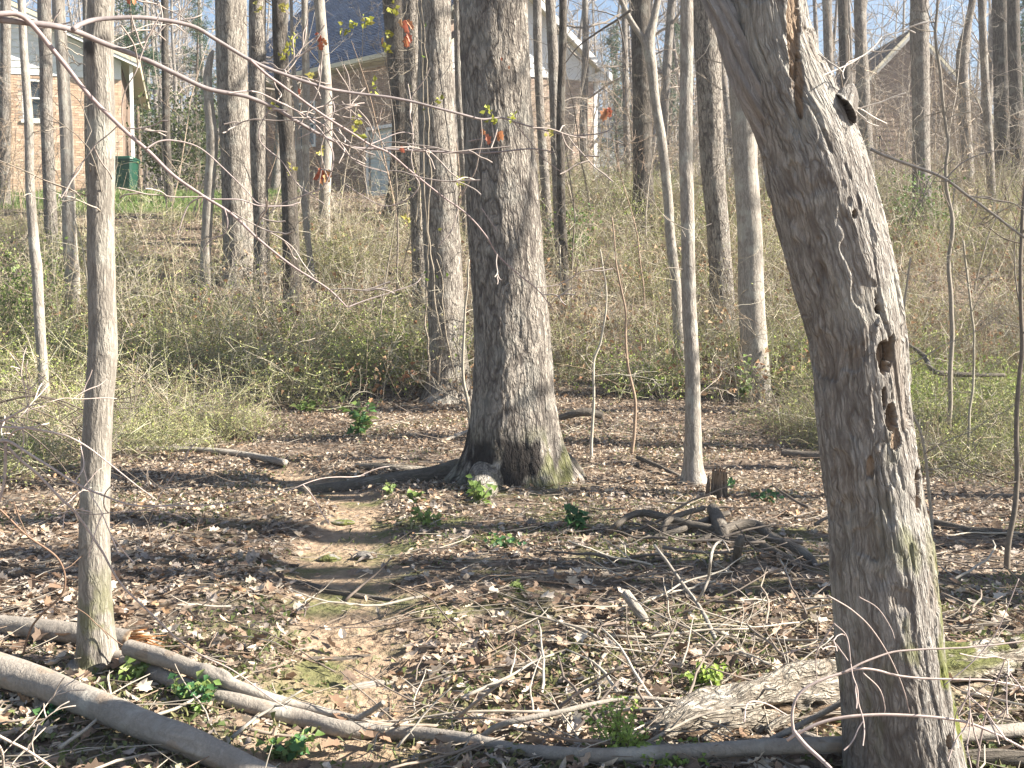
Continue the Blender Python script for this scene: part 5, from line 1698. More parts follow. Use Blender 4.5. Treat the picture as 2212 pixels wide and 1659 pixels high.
mb.build("splinters", M['split'], bl)
ll, lrow = lying("fallen_limb", "long grey fallen limb running across the bottom from the slim foreground tree",
      [(242, 1418, 36), (330, 1452, 36), (410, 1487, 35), (480, 1506, 34), (560, 1527, 34), (650, 1552, 35), (737, 1575, 36), (820, 1580, 34), (905, 1586, 33), (1037, 1603, 33), (1110, 1619, 31), (1170, 1626, 32, .015), (1290, 1632, 32, .025), (1475, 1624, 32, .035), (1640, 1614, 32, .04), (1800, 1608, 32, .045), (1960, 1600, 30, .05), (2085, 1588, 30, .05), (2212, 1575, 30, .05), (2330, 1560, 24)],
      'log', 36, 620, .0012, (11, 8), 7, cat="limb", mod=log_relief(7))
lying("fork", None, [(278, 1400, 40, .07), (320, 1412, 40, .07), (370, 1427, 38, .065), (425, 1448, 36, .06), (450, 1457, 44, .055), (480, 1468, 36, .05), (500, 1478, 30, .045), (570, 1502, 25, .035), (640, 1523, 23, .025), (700, 1538, 22, .02), (760, 1552, 20, .01), (850, 1574, 16)],
      'log', 36, 300, .0012, (11, 8), 8, mod=log_relief(8), parent=ll)
lying("fork", None, [(1040, 1592, 13, .01), (1072, 1570, 13, .06), (1110, 1558, 12, .09), (1200, 1540, 11, .1), (1290, 1519, 10, .1), (1360, 1508, 9, .1), (1450, 1512, 8, .09), (1560, 1523, 7, .08)], 'log', 12, 120, .0006, (20, 8), 9, parent=ll)
lying("fork", None, [(755, 1556, 13, .03), (790, 1542, 14, .06), (810, 1530, 12, .09), (828, 1517, 12, .12)], 'log', 12, 50, .0008, (20, 8), 10, parent=ll)
lying("fork", None, [(1648, 1607, 14, .03), (1708, 1577, 14, .09), (1758, 1550, 13, .12), (1818, 1517, 12, .16), (1850, 1490, 10, .2)], 'log', 12, 80, .0008, (20, 8), 11, parent=ll)
lying("fork", None, [(1820, 1625, 24), (1760, 1597, 22, .01), (1700, 1580, 20, .01), (1650, 1572, 12)], 'log', 12, 60, .001, (16, 8), 12, parent=ll)

def rot_mod(v, rest, col):
    n = fbm(rest * np.array([9, 9, 2.6]), 3, 5); n2 = fbm(rest * np.array([26, 26, 9]), 3, 9)
    off = (n - .5) * .13 + (n2 - .5) * .05
    brk = fbm(rest * np.array([8, 8, 4]), 3, 55)
    off -= sstep(.56, .59, brk) * .045
    x = v[..., 0]
    mid = v[..., 2].mean(axis=1, keepdims=True)
    col = col.copy()
    col[..., 1] = sstep(1.55, 1.8, x) * sstep(.4, .55, n2) * sstep(-.03, .05, v[..., 2] - mid) * .9
    col[..., 2] = sstep(.55, .60, brk) * .7
    return off, col
rl_o, rrow = lying("rotten_log", "crumbling buff rotten log, chalky in places and mossy at its right end",
      [(1400, 1600, 40), (1440, 1580, 96), (1500, 1562, 122), (1600, 1540, 122), (1700, 1514, 114), (1800, 1492, 106), (1950, 1464, 92), (2080, 1440, 90), (2212, 1420, 88), (2340, 1398, 80)],
      'rot', 110, 560, .008, (12, 4), 13, sink=.55, mod=rot_mod)
r_ = np.random.default_rng(31)
for j in range(26):                       # crumbled slabs of the log lying on and before it
    q = rrow[r_.integers(1, 6)]
    c = np.array([q[0] + r_.normal(0, .12), q[1] - abs(r_.normal(.08, .08)), 0]); c[2] = gz(c[0], c[1]) + r_.uniform(.01, .04)
    ax = unit(np.array([1, r_.normal(.1, .4), r_.normal(0, .15)])); L = r_.uniform(.05, .2)
    mb = MB(); rtube(mb, np.array([c, c + ax * L * .5 + np.array([0, 0, .008]), c + ax * L]), np.array([.012, r_.uniform(.015, .032), .006]), 9, 10, .008, (20, 8), None, j, col=(1, 0, float(r_.uniform() < .35)))
    mb.build("slab", M['rot'], rl_o)
lying("log", "dark weathered log at the lower right corner, half sunk in twigs", [(2075, 1640, 36), (2140, 1636, 38), (2212, 1640, 36), (2320, 1640, 36)], 'root', 24, 120, .003, (12, 5), 15)
lying("fallen_limb", "dark fallen limb on the shaded ground just right of the dead tree's middle", [(2002, 1124, 16), (2058, 1138, 18), (2100, 1146, 18), (2150, 1148, 15), (2230, 1160, 10)], 'root', 16, 80, .002, (14, 5), 16, cat="limb")
lying("log", "pale thin log lying left of the surface root, beyond the slim foreground tree", [(253, 970, 12), (360, 970, 13), (467, 974, 13), (540, 984, 14), (617, 1000, 15)], 'smooth', 16, 100, .002, (12, 5), 17)
lying("fallen_limb", "pale bent limb resting just above the pale thin log", [(360, 968, 9), (420, 955, 15), (455, 947, 15), (490, 941, 12), (527, 926, 7, .08)], 'smooth', 14, 70, .003, (12, 5), 18, cat="limb")
lying("log", "short bleached log left of the thickest trunk's foot", [(768, 1006, 12), (820, 1008, 15), (870, 1012, 15), (926, 1014, 12)], 'rot', 16, 70, .002, (14, 5), 19)
lying("log", "dark-ended short log right behind the thickest trunk", [(1210, 902, 14, .03), (1240, 894, 16, .05), (1270, 890, 18, .06), (1300, 898, 16, .04)], 'root', 18, 70, .004, (12, 5), 20)
lying("log", "dark decayed log in the brush just left of the dead tree", [(1690, 980, 22), (1740, 985, 22), (1800, 990, 24), (1860, 1000, 18)], 'root', 18, 70, .004, (12, 5), 21)
lying("fallen_limb", "long thin limb in the right-hand brush, bent at an elbow", [(1955, 740, 6, .9), (1975, 753, 7, .75), (1995, 768, 8, .6), (2020, 803, 9, .45), (2060, 808, 9, .42), (2110, 810, 8, .4), (2170, 810, 6, .4)], 'root', 12, 80, .001, (16, 6), 22, cat="limb", lift=0.0)
lying("fallen_limb", "slim fallen limb sloping down right of the thickest trunk's foot", [(1376, 988, 8, .05), (1420, 1006, 9, .03), (1470, 1030, 9)], 'root', 10, 50, .001, (16, 6), 23, cat="limb")
lying("branch", "pale forked stick lying just left behind the thickest trunk", [(952, 955, 6), (990, 940, 8, .03), (1020, 928, 8, .05)], 'smooth', 10, 40, .001, (16, 6), 24, cat="branch")
# root crossing the path
def ground_root(label, pts, mat='root', seed=3):
    return lying("root", label, pts, mat, 14, 80, .003, (12, 5), seed, cat="root", sink=.9)
ground_root("root crossing the bare path in the middle distance", [(600, 1254, 10), (650, 1262, 18), (700, 1276, 22), (760, 1287, 20), (820, 1294, 14), (860, 1297, 6)], seed=31)
ground_root("short thick root across the lower end of the path", [(640, 1420, 8), (680, 1424, 14), (730, 1425, 15), (770, 1420, 13), (800, 1416, 6)], seed=32)
ground_root("pale flat root at the near end of the path", [(740, 1490, 8), (780, 1484, 20), (820, 1478, 18), (850, 1474, 6)], 'smooth', seed=33)

# heap of dark roots and branches right of the middle
heap, _ = lying("root_heap", "heap of dark twisted roots and branches on the shaded ground before the dead tree",
      [(1287, 1175, 10), (1340, 1170, 12), (1404, 1163, 13), (1475, 1143, 14, .05), (1545, 1118, 15, .08), (1575, 1108, 10, .1)], 'root', 14, 90, .003, (14, 5), 41, cat="branch pile")
for k, pts in enumerate((
      [(1314, 1150, 12, .02), (1335, 1132, 13, .08), (1360, 1115, 14, .12), (1390, 1108, 15, .14), (1437, 1118, 16, .12), (1500, 1135, 18, .07), (1560, 1146, 18, .05)],
      [(1540, 1100, 26, .1), (1552, 1125, 30, .08), (1562, 1150, 26, .05), (1568, 1172, 16)],
      [(1560, 1146, 20, .08), (1600, 1134, 22, .1), (1635, 1136, 22, .08), (1660, 1156, 22, .06), (1695, 1175, 22, .04), (1730, 1189, 21, .03), (1752, 1208, 18), (1765, 1225, 10)],
      [(1570, 1160, 20, .02), (1610, 1165, 20, .03), (1660, 1185, 18, .02), (1710, 1210, 15), (1740, 1228, 8)],
      [(1590, 1215, 16), (1593, 1192, 19, .08), (1599, 1168, 18, .16), (1604, 1160, 8, .17)],
      [(1430, 1150, 12, .04), (1440, 1128, 14, .1), (1470, 1112, 12, .14), (1520, 1098, 10, .16)],
      [(1480, 1180, 10), (1530, 1160, 12, .04), (1580, 1140, 10, .08)])):
    lying("branch", None, pts, 'root', 14, 60, .003, (14, 5), 42 + k, parent=heap)
r_ = np.random.default_rng(91)
for j in range(30):                       # the lesser sticks of the heap
    px, py = r_.uniform(1300, 1760), r_.uniform(1105, 1225)
    g = G(px, py); L = r_.uniform(.25, .9); az = r_.normal(0, .5) + (math.pi if r_.uniform() < .5 else 0)
    p0 = np.array([g[0], g[1], gz(g[0], g[1]) + r_.uniform(.01, .1)])
    w = wander(p0, (math.cos(az), math.sin(az) * .6, r_.normal(.02, .12)), L, 9, .13, -.01, r_)
    w[:, 2] = np.maximum(w[:, 2], ground_z(w[:, 0], w[:, 1]) + .006)
    mb = MB(); tube(mb, catmull(w, 22), np.linspace(r_.uniform(.006, .016), .003, 22), 6, np.array((.17, .14, .115)) * r_.uniform(.6, 1.5)); mb.build("branch", M['twig'], heap)
st, _ = lying("branch", "white bleached branch with a raised fork standing in front of the root heap",
      [(1413, 1177, 5, .30), (1445, 1220, 6, .22), (1475, 1262, 7, .14), (1505, 1302, 8, .08), (1525, 1335, 9, .05), (1542, 1373, 10, .02), (1560, 1410, 10), (1578, 1440, 8)], 'smooth', 10, 80, .0006, (20, 8), 51, cat="branch")
lying("fork", None, [(1505, 1302, 7, .08), (1520, 1275, 6, .16), (1530, 1250, 6, .22), (1535, 1210, 6, .3), (1543, 1180, 5, .36), (1560, 1168, 4, .4), (1575, 1190, 4, .36)], 'smooth', 8, 60, .0005, (20, 8), 52, parent=st)
lying("branch", "stubby grey broken branch poking out of the litter in the middle right", [(1352, 1282, 20, .09), (1366, 1302, 22, .06), (1385, 1328, 22, .02), (1398, 1345, 16)], 'smooth', 14, 40, .001, (14, 6), 53, cat="branch")

def stump():
    g = G(1552, 1082)
    o = thing("stump", (g[0], g[1], gz(g[0], g[1])), "small dark splintered stump in front of the slim bright tree", "stump")
    r = np.random.default_rng(4)
    w = 34 / 2 * g[1] / F; h = 64 * g[1] / F
    z0 = gz(g[0], g[1])
    def md(v, rest, col):
        th = np.arctan2(rest[..., 1], rest[..., 0])
        col = col.copy(); col[..., 1] = 0; col[..., 2] = sstep(h * .7, h, rest[..., 2]) * .8
        return np.sin(th * 5) * .006 + np.sin(th * 11 + 1) * .003, col
    mb = MB(); rtube(mb, np.array([[g[0], g[1], z0 - .05], [g[0], g[1], z0 + h * .5], [g[0] + .005, g[1], z0 + h]]), np.array([w * 1.15, w, w * .9]), 40, 50, .006, (16, 4), None, 2, mod=md, col=(1, 0, 0)); mb.build("trunk", M['dark'], o)
    mb = MB()
    for j in range(16):
        a = r.uniform(0, 6.28); q = np.array([g[0] + math.cos(a) * w * .75, g[1] + math.sin(a) * w * .75, z0 + h - .01])
        tube(mb, np.array([q, q + np.array([r.normal(0, .008), r.normal(0, .008), r.uniform(.015, .06)])]), [.008, .0015], 4, np.array((.28, .16, .09)) * r.uniform(.6, 1.3))
    tube(mb, np.array([[g[0] - w * 1.5, g[1], z0 - .02], [g[0] - w * 1.35, g[1], z0 + h * .55], [g[0] - w * 1.3, g[1], z0 + h * .9]]), [.02, .016, .004], 6, (.12, .09, .07))
    mb.build("splinters", M['split'], o)
stump()

def stone(px, py, w, h, label, seed):
    g = G(px, py + h * .4); s = g[1] / F
    o = thing("stone", (g[0], g[1], gz(g[0], g[1])), label, "stone")
    import bmesh
    bm_ = bmesh.new(); bmesh.ops.create_icosphere(bm_, subdivisions=4, radius=1)
    v = np.array([x.co for x in bm_.verts]); f = np.array([[x.index for x in q.verts] for q in bm_.faces]); bm_.free()
    v = v * (1 + .35 * (fbm(v * 1.6 + seed, 3, seed) - .5)[:, None] * 1.6)
    v = v * np.array([w / 2 * s, w / 2 * s * .8, h / 2 * s]) + np.array([g[0], g[1], gz(g[0], g[1]) + h * .3 * s])
    c = np.ones((len(v), 3)); c[:, 2] = 0; c[:, 1] = sstep(.42, .55, fbm(v * 14, 3, seed)) * .9
    mb = MB(); mb.add(v, None, f, c); mb.build("rock", M['rock'], o)
M['rock'] = bark('mossy_rock', (.30, .28, .25), (.21, .19, .17), (.1, .09, .08), 9, 9, .3, lich=.4)
stone(790, 1200, 50, 22, "mossy lump of stone at the right side of the path", 3)
stone(712, 1205, 50, 16, "flat mossy stone set in the path", 5)
stone(742, 1128, 52, 12, "low moss cushion on the path beyond the mossy stone", 6)

# sticks strewn about, each lying free
rk = np.random.default_rng(55)
zones = [(1280, 1800, 1230, 1480, 60, "between the root heap and the rotten log"), (850, 1500, 1520, 1650, 32, "around the long fallen limb at the bottom"), (1250, 1480, 920, 1010, 16, "right of the thickest trunk's foot"),
         (780, 1000, 900, 960, 8, "left behind the thickest trunk's foot"), (2030, 2212, 1150, 1600, 18, "right of the leaning dead tree"), (400, 1000, 1300, 1500, 10, "beside the bare path"),
         (0, 600, 1540, 1659, 12, "below the nearest log at the bottom left"), (1420, 1830, 1460, 1600, 14, "on and around the rotten log")]
for a, b, c, d, n, wh in zones:
    for j in range(n):
        px, py = rk.uniform(a, b), rk.uniform(c, d)
        g = G(px, py); L = rk.uniform(.18, .8); az = rk.uniform(0, 6.28)
        n_ = 9; pts = np.zeros((n_, 3)); cx, cy = g[0], g[1]
        for i in range(n_):
            pts[i] = (cx, cy, 0); az += rk.normal(0, .16); cx += math.cos(az) * L / 8; cy += math.sin(az) * L / 8
        lift0, lift1 = rk.uniform(.005, .05), rk.uniform(.01, .22)
        pts[:, 2] = ground_z(pts[:, 0], pts[:, 1]) + np.linspace(lift0, lift1, n_)
        col = np.array([(.34, .295, .24), (.24, .195, .155), (.40, .36, .30), (.18, .145, .12)][rk.integers(4)]) * rk.uniform(.8, 1.1)
        mb = MB(); r0 = rk.uniform(.003, .009)
        tube(mb, pts, np.linspace(r0, r0 * .45, n_), 6, col)
        if rk.uniform() < .6:
            for z in range(rk.integers(1, 4)):
                q = pts[rk.integers(2, 8)]; dd = np.array([math.cos(az + rk.normal(0, .9)), math.sin(az + rk.normal(0, .9)), rk.uniform(0, .5)])
                w = wander(q, dd, L * rk.uniform(.2, .5), 5, .15, .02, rk); tube(mb, w, np.linspace(r0 * .55, .0012, 5), 4, col)
        o = mb.build("stick", M['twig'])
        co = np.empty(len(o.data.vertices) * 3, np.float32); o.data.vertices.foreach_get("co", co)
        b_ = pts[0].astype(np.float32); o.data.vertices.foreach_set("co", (co.reshape(-1, 3) - b_).ravel()); o.location = [float(x_) for x_ in b_]
        tag(o, "loose dead stick " + wh, "stick", "loose sticks " + wh)

# ------------------------------------------------------------------ overhanging branch and foreground twigs
def px_line(mb, pts, d0, d1, w0, w1, k=8, col=(.26, .215, .20), n=None, rough=.004, seed=0):
    m = len(pts)
    ds = np.linspace(d0, d1, m)
    P3 = np.array([[*P(x, y, d), w / 2 * d / F] for (x, y), d, w in zip(pts, ds, np.linspace(w0, w1, m))])
    pr = catmull(P3, n or max(12, m * 7))
    pr[:, :3] += (np.stack([fbm(pr[:, :3] * 9, 2, seed + i) for i in range(3)], -1) - .5) * rough
    tube(mb, pr[:, :3], np.maximum(pr[:, 3], .0009), k, col)
    return pr

def maple_leaf(mb, p, r, size, col, down=True):
    a = unit(np.array([r.normal(0, .5), -1, r.normal(0, .35)]))
    t1 = unit(np.array([r.normal(0, .3), r.normal(0, .2), -1.0])) if down else unit(r.normal(0, 1, 3))
    t1 = unit(t1 - a * (t1 @ a)); t2 = np.cross(a, t1)
    v, t = leaf_proto('lobed')
    w = p + size * (v[:, :1] * t1 + v[:, 1:2] * t2 * r.uniform(.5, .9) + (np.abs(v[:, 1:2]) * .5 - v[:, :1] ** 2 * .3) * a)
    mb.add(w, None, t, np.array(col) * r.uniform(.8, 1.2, (len(v), 1)))

def bud_tuft(mb, p, r, s, col):
    for j in range(7):
        leaf_at(mb, p + r.normal(0, s * .25, 3), r, s * r.uniform(.5, .9), col)

def overhang():
    o = thing("overhanging_branch", P(-40, 34, 2.9), "long forking bare branch hanging across the upper left, with budding leaves", "branch")
    r = np.random.default_rng(8)
    C1, C2 = (.235, .20, .195), (.31, .245, .235)
    A = [(-60, 40), (0, 30), (40, 31), (70, 55), (110, 103), (150, 153), (200, 214), (260, 274), (315, 322), (370, 375), (440, 424), (500, 462), (560, 518), (640, 580), (710, 625), (750, 664)]
    B = [(-60, 30), (0, 42), (60, 49), (130, 59), (170, 70), (230, 95), (300, 122), (380, 160), (450, 192), (530, 208), (590, 232), (640, 262), (700, 296), (760, 318), (830, 322), (960, 328), (1060, 330), (1150, 322), (1200, 330)]
    Cc = [(158, 64), (175, 52), (210, 42), (290, 38), (350, 43), (420, 58), (470, 88), (540, 130), (610, 160), (700, 190), (740, 198), (870, 216), (990, 245), (1040, 258), (1085, 255), (1110, 263), (1150, 275), (1230, 292), (1310, 285), (1330, 262)]
    D = [(540, 130), (575, 160), (610, 185), (660, 222), (700, 250), (760, 287), (800, 312), (840, 330), (890, 372), (950, 420), (1010, 464), (1050, 510), (1075, 550), (1120, 592), (1160, 625), (1195, 668)]
    E = [(490, 200), (530, 195), (560, 200), (600, 220), (660, 250), (700, 272), (720, 300), (770, 350), (835, 372)]
    Fd = [(315, 322), (345, 305), (380, 304), (430, 318), (480, 360), (530, 410), (560, 440), (640, 445)]
    Hh = [(440, 424), (410, 440), (395, 470), (385, 505)]
    I = [(455, 430), (520, 432), (560, 445), (620, 445), (650, 436)]
    J = [(485, 450), (492, 480), (485, 505), (455, 520), (440, 545)]
    K = [(660, 250), (700, 290), (720, 340), (700, 400), (660, 420), (610, 440), (570, 470)]
    Lq = [(750, 664), (790, 650), (850, 630), (900, 612), (915, 590)]
    Mm = [(620, 240), (580, 240), (560, 300), (610, 350), (640, 395), (700, 440)]
    Nn = [(1110, 263), (1140, 300), (1170, 340), (1210, 370)]
    O = [(1010, 305), (1040, 300), (1065, 305), (1067, 290), (1062, 265)]
    Q = [(710, 200), (720, 240), (690, 275), (640, 300)]
    R = [(800, 312), (830, 300), (870, 285), (895, 290)]
    S = [(890, 372), (905, 400), (880, 430), (830, 445), (780, 420), (740, 395)]
    T = [(1040, 450), (1060, 480), (1075, 500)]
    for nm, pts, d0, d1, w0, w1, c in (("limb", A, 2.9, 3.3, 13, 3.2, C2), ("limb", B, 2.9, 3.7, 15, 2.2, C1), ("limb", Cc, 2.95, 3.8, 11, 1.8, C1), ("limb", D, 3.2, 3.7, 6, 2.2, C2)):
        mb = MB(); px_line(mb, pts, d0, d1, w0, w1, 10, c, None, .004, 3); mb.build(nm, M['twig'], o)
    tw_ = MB()
    for pts, d0, d1, w0, w1 in ((E, 3.2, 3.5, 4, 1.8), (Fd, 3.05, 3.2, 4, 1.8), (Hh, 3.1, 3.1, 4, 2), (I, 3.1, 3.2, 3.5, 1.8), (J, 3.15, 3.2, 3.5, 1.8), (K, 3.35, 3.4, 3.5, 1.8), (Lq, 3.3, 3.4, 3, 1.5), (Mm, 3.3, 3.4, 3, 1.5), (Nn, 3.7, 3.8, 2.6, 1.5), (O, 3.7, 3.7, 2.6, 1.6), (Q, 3.4, 3.4, 3, 1.5), (R, 3.4, 3.5, 2.5, 1.5), (S, 3.45, 3.5, 2.6, 1.4), (T, 3.6, 3.6, 2.4, 1.4)):
        px_line(tw_, pts, d0, d1, w0, w1, 6, (.33, .275, .26), None, .006, 5)
    for ln, d in ((A, 3.1), (B, 3.3), (Cc, 3.4), (D, 3.45), (E, 3.35)):
        for j in range(8):
            q = ln[r.integers(3, len(ln))]
            grow(tw_, P(q[0] + r.normal(0, 3), q[1] + r.normal(0, 3), d), [r.normal(.3, 1), r.normal(0, .6), r.normal(.1, .8)], r.uniform(.12, .35), .0016, 1, r, .16, .02, 2, (.33, .28, .25), True)
    tw_.build("twigs", M['twig'], o)
    RED = [(.44, .15, .09), (.48, .22, .11), (.36, .12, .08), (.50, .30, .15)]
    YG = [(.36, .38, .07), (.30, .30, .06), (.44, .40, .12)]
    for x, y, n, s in ((872, 52, 3, .050), (878, 85, 3, .045), (690, 372, 3, .045), (708, 375, 3, .05), (1046, 292, 2, .04), (1080, 290, 2, .036), (686, 78, 2, .04), (694, 92, 2, .03), (1314, 240, 3, .045), (284, 4, 2, .035), (828, 95, 2, .022), (866, 320, 1, .03), (1080, 132, 1, .016), (1098, 148, 1, .018), (648, 205, 1, .03)):
        for j in range(n):
            lf = MB(); maple_leaf(lf, P(x + r.normal(0, 4), y - 8 + r.normal(0, 4), 3.5), r, s * r.uniform(.7, 1.1) * .9, RED[r.integers(4)]); lf.build("leaf", M['green'], o)
    for x, y in ((560, 18), (617, 14), (626, 102), (636, 80), (765, 268), (775, 262), (792, 48), (808, 190), (1057, 240), (1063, 258), (1107, 253), (630, 365), (795, 45), (762, 53), (840, 72), (834, 110), (775, 290), (850, 20), (1190, 288), (668, 165), (690, 325), (612, 122), (590, 235), (740, 60), (880, 470), (1000, 395), (945, 215)):
        bf = MB(); bud_tuft(bf, P(x, y, 3.5), r, .026, YG[r.integers(3)]); bf.build("bud", M['green'], o)
overhang()

def bare_spray(label, lines, d, seed, col, extra=10, name="bare_branch", cat="branch"):
    r = np.random.default_rng(seed)
    p0 = P(*lines[0][0][0], d)
    o = thing(name, p0, label, cat)
    mb = MB()
    for pts, w0, w1 in lines: px_line(mb, pts, d, d + r.uniform(-.15, .2), w0, w1, 7, np.array(col) * r.uniform(.85, 1.2), None, .006, seed)
    mb.build("stems", M['twig'], o)
    mb = MB()
    for j in range(extra):
        pts, w0, w1 = lines[r.integers(len(lines))]
        q = pts[r.integers(len(pts))]
        grow(mb, P(q[0], q[1], d), [r.normal(0, 1), r.normal(0, .7), r.normal(.1, .8)], r.uniform(.12, .42), .0017, 1, r, .13, -.02, 2, np.array(col) * r.uniform(.8, 1.3), True)
    if extra: mb.build("twigs", M['twig'], o)
bare_spray("tangle of pale bare twigs reaching in from the left edge before the slim foreground tree", [
    ([(-60, 945), (0, 953), (20, 953), (67, 983), (110, 1010), (160, 1043), (213, 1066), (283, 1090), (350, 1093), (500, 1086), (600, 1066)], 8, 2),
    ([(-40, 935), (0, 923), (93, 930), (140, 940), (180, 960), (213, 983), (293, 1046), (340, 1080)], 6, 2),
    ([(15, 955), (28, 935), (50, 925), (80, 920)], 6, 3), ([(13, 956), (12, 1000), (10, 1036), (0, 1080), (-10, 1100)], 8, 5),
    ([(18, 965), (40, 990), (83, 1026), (127, 1073), (163, 1107), (213, 1180), (260, 1260), (320, 1320), (383, 1380), (433, 1414), (500, 1447), (567, 1494), (620, 1530)], 7, 2.5),
    ([(-40, 925), (0, 913), (33, 896), (60, 880), (82, 873)], 7, 2.5), ([(50, 925), (52, 960), (40, 1000), (20, 1020)], 3, 2),
    ([(160, 1043), (180, 1010), (175, 965), (170, 945)], 3, 1.6), ([(110, 1110), (140, 1085), (170, 1060)], 3, 1.6)], 3.9, 3, (.43, .35, .31), 16)
bare_spray("dark arching bare stems at the left edge, behind the pale twigs", [
    ([(-40, 880), (0, 870), (67, 856), (133, 866), (187, 886), (253, 883), (300, 880)], 6, 2), ([(-30, 905), (60, 905), (140, 950), (220, 1020), (300, 1100)], 4, 1.6), ([(-20, 900), (60, 935), (130, 1000), (170, 1060), (210, 1130)], 4, 1.6),
    ([(-20, 840), (60, 850), (150, 880), (230, 940), (330, 1040), (420, 1120)], 3.5, 1.4), ([(-20, 960), (80, 1010), (150, 1090), (200, 1200)], 3.4, 1.4), ([(40, 870), (130, 910), (230, 985), (330, 1060)], 3, 1.4)], 5.3, 4, (.13, .105, .085), 30)
bare_spray("red-brown bare stem curling down in front of the short splintered log", [
    ([(-20, 1085), (10, 1110), (60, 1157), (117, 1197), (137, 1230), (140, 1267), (127, 1294), (90, 1327), (67, 1357), (50, 1414)], 4, 5)], 4.6, 5, (.20, .13, .09), 5)
bare_spray("pale bare twig in the bottom left corner below the nearest log", [
    ([(-30, 1575), (0, 1590), (60, 1622), (110, 1655), (160, 1700)], 7, 5), ([(60, 1622), (70, 1600), (82, 1565)], 3, 2), ([(-10, 1600), (5, 1630), (5, 1680)], 7, 5)], 3.5, 6, (.45, .38, .32), 4)
bare_spray("long arching bare vines looping across the foot of the dead tree", [
    ([(1715, 1590), (1712, 1540), (1725, 1500), (1762, 1474), (1818, 1454), (1852, 1445), (1885, 1447), (1942, 1460), (2042, 1467), (2142, 1470), (2212, 1487), (2280, 1510)], 7, 4),
    ([(1818, 1454), (1875, 1427), (1932, 1409), (2042, 1400), (2142, 1394), (2212, 1384), (2280, 1375)], 5, 3),
    ([(1700, 1600), (1718, 1587), (1775, 1560), (1842, 1547), (1942, 1544), (2075, 1557), (2140, 1580), (2212, 1617), (2290, 1660)], 8, 5),
    ([(1715, 1580), (1740, 1610), (1770, 1638), (1795, 1662), (1820, 1690)], 10, 8),
    ([(1788, 1287), (1842, 1320), (1892, 1373), (1932, 1440), (1955, 1500), (1965, 1540)], 3.6, 2.4),
    ([(1855, 1289), (1895, 1314), (1925, 1360), (1932, 1380)], 3, 1.8), ([(1800, 1347), (1828, 1374), (1838, 1434)], 3.4, 2),
    ([(1800, 1350), (1768, 1400), (1762, 1427), (1765, 1467)], 3.4, 2), ([(1608, 1560), (1615, 1520), (1650, 1518), (1700, 1545)], 4, 3),
    ([(1865, 1455), (1900, 1490), (1912, 1530), (1910, 1545)], 3, 1.8), ([(2110, 1660), (2120, 1590), (2135, 1520), (2150, 1480), (2170, 1430)], 5, 3),
    ([(2070, 1545), (2090, 1500), (2095, 1460)], 3.4, 2), ([(2060, 1600), (2066, 1540), (2100, 1500), (2180, 1450)], 3, 2), ([(2040, 1480), (2100, 1430), (2150, 1370), (2200, 1250)], 3, 2)], 3.18, 7, (.37, .30, .27), 9, "bare_vine", "vine")
bare_spray("dead limb with fine side twigs slanting down across the right-hand brush", [
    ([(1880, 322), (1902, 333), (1975, 360), (2042, 387), (2092, 423), (2142, 460), (2212, 513), (2280, 560)], 7, 5), ([(2042, 387), (2080, 350), (2130, 330), (2212, 318)], 3, 1.8), ([(1975, 360), (1990, 420), (1960, 480)], 2.6, 1.5), ([(2092, 423), (2150, 432), (2190, 440), (2212, 458)], 3, 2)], 6.0, 8, (.2, .18, .16), 14)
bare_spray("fine white twig growing from the dead tree above its knot hole", [([(1765, 167), (1790, 158), (1825, 143), (1860, 122), (1888, 100), (1905, 80)], 4, 2)], 3.5, 9, (.5, .45, .4), 4)
bare_spray("dark limb reaching left from the near-black trunk toward the gable", [([(1365, 20), (1335, 42), (1290, 70), (1250, 100), (1222, 135)], 6, 2.4), ([(1335, 42), (1345, 80), (1352, 140), (1348, 190)], 4, 2)], 14.0, 10, (.16, .14, .12), 8)

# ------------------------------------------------------------------ small green plants, each its own
def weed(px, py, w, h, label, seed, cols, leaf=.05, stems=7, n=6, name="weed", d=None):
    r = np.random.default_rng(seed)
    g = G(px, py) if d is None else P(px, py, d)
    s = g[1] / F; z0 = gz(g[0], g[1])
    o = thing(name, (g[0], g[1], z0), label, "plant")
    sb, lb = MB(), MB()
    for j in range(stems):
        p = np.array([g[0] + r.normal(0, w * s * .12), g[1] + r.normal(0, w * s * .12), z0 - .01])
        t = np.array([g[0] + r.uniform(-.5, .5) * w * s, g[1] + r.uniform(-.4, .4) * w * s, z0 + h * s * r.uniform(.55, 1)])
        b = catmull(np.array([p, (p + t) / 2 + np.array([0, 0, h * s * .08]), t]), 8)
        tube(sb, b, np.linspace(.0025, .0012, 8), 4, (.16, .18, .06), cap=False)
        for m in range(n):
            c = b[2 + (m % 6)]
            leaf_at(lb, c + r.normal(0, leaf * .2, 3), r, leaf * r.uniform(.6, 1.2), cols[r.integers(len(cols))], (0, -.4, 1))
    sb.build("stems", M['green'], o); lb.build("leaves", M['green'], o)
LG = [(.19, .27, .07), (.25, .31, .10), (.14, .22, .055)]
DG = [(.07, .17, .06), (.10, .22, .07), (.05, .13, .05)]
weed(668, 892, 55, 26, "low fresh green plant at the brush edge, well left of the thickest trunk", 1, LG, .10, 8, 6)
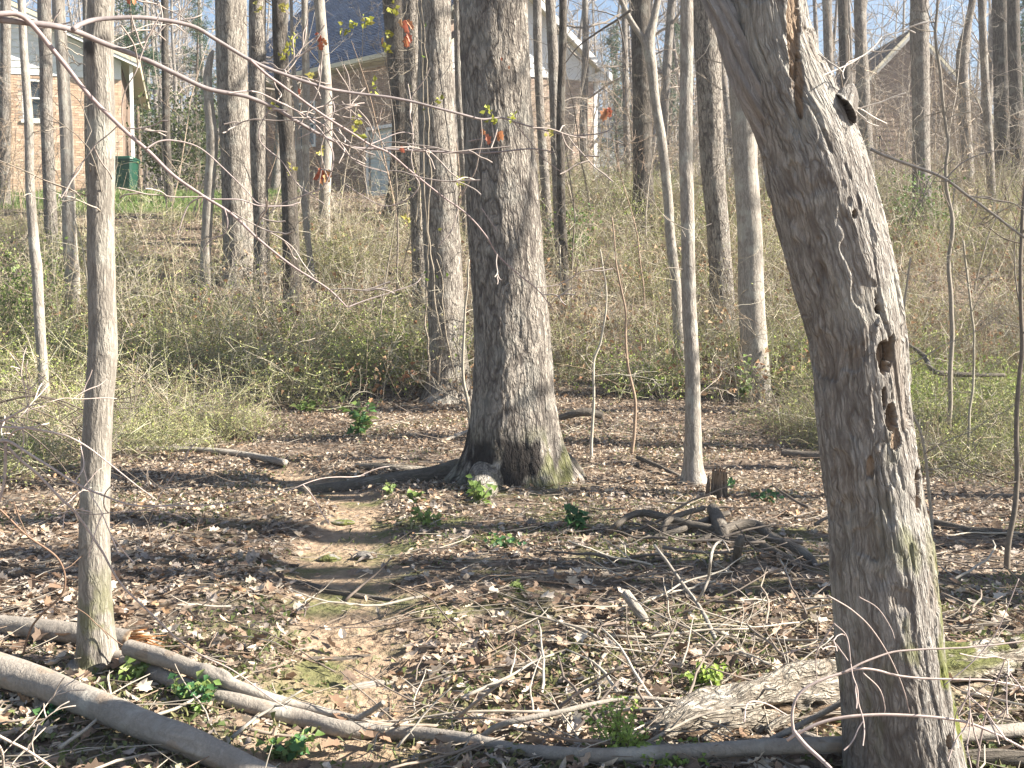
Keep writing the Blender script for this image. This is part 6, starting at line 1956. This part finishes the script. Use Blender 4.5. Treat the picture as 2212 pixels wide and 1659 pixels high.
weed(775, 945, 70, 75, "taller green seedling clump left of the thickest trunk, against the brush", 2, DG + LG, .12, 9, 8)
weed(928, 1135, 60, 36, "light green weed on the path's right side below the surface root", 3, LG, .06, 8, 6)
weed(1035, 1095, 60, 60, "light green weed patch at the foot of the thickest trunk", 4, LG, .07, 10, 6)
weed(895, 1085, 40, 34, "small weed at the near side of the surface root", 5, LG, .07, 6, 5)
weed(838, 1075, 30, 40, "pale-leaved seedling standing before the surface root", 6, LG + [(.4, .42, .25)], .06, 4, 4)
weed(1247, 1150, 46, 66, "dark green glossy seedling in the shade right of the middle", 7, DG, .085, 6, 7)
weed(1085, 1185, 90, 24, "spreading green weed in the shade in the middle of the flat", 8, LG + DG, .05, 10, 6)
weed(1115, 1280, 40, 30, "single small bright sprout in the middle of the leaf litter", 9, LG, .05, 4, 4)
weed(1515, 1490, 90, 52, "feathery green weed left above the rotten log", 10, [(.30, .40, .08), (.24, .34, .06)], .03, 18, 12)
weed(1335, 1640, 150, 120, "bright green feathery weed in front of the long limb at the bottom", 11, [(.30, .40, .08), (.36, .46, .12), (.24, .34, .06)], .021, 30, 16)
weed(1450, 1655, 170, 44, "low green weed carpet at the bottom edge right of the feathery weed", 12, [(.27, .37, .08), (.22, .31, .06)], .026, 40, 12)
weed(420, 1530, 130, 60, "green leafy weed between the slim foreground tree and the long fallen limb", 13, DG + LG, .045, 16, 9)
weed(300, 1480, 70, 46, "grassy green tuft at the right foot of the slim foreground tree", 14, LG, .04, 14, 8)
weed(620, 1640, 110, 40, "small green weed patch below the end of the nearest log", 15, LG + DG, .04, 14, 8)
weed(110, 1560, 70, 30, "dark green sprig in shade under the nearest log at the left", 16, DG, .04, 9, 7)
weed(1660, 1085, 60, 22, "grassy green tuft in shade left of the dead tree", 17, DG, .06, 8, 6)
weed(1560, 1060, 60, 26, "green tuft beside the splintered stump", 18, DG, .06, 7, 6)
weed(1610, 800, 46, 110, "leafy green climber at the foot of the pale trunk beside the dead tree", 19, LG + [(.4, .42, .2)], .09, 8, 8, "weed", 15.2)
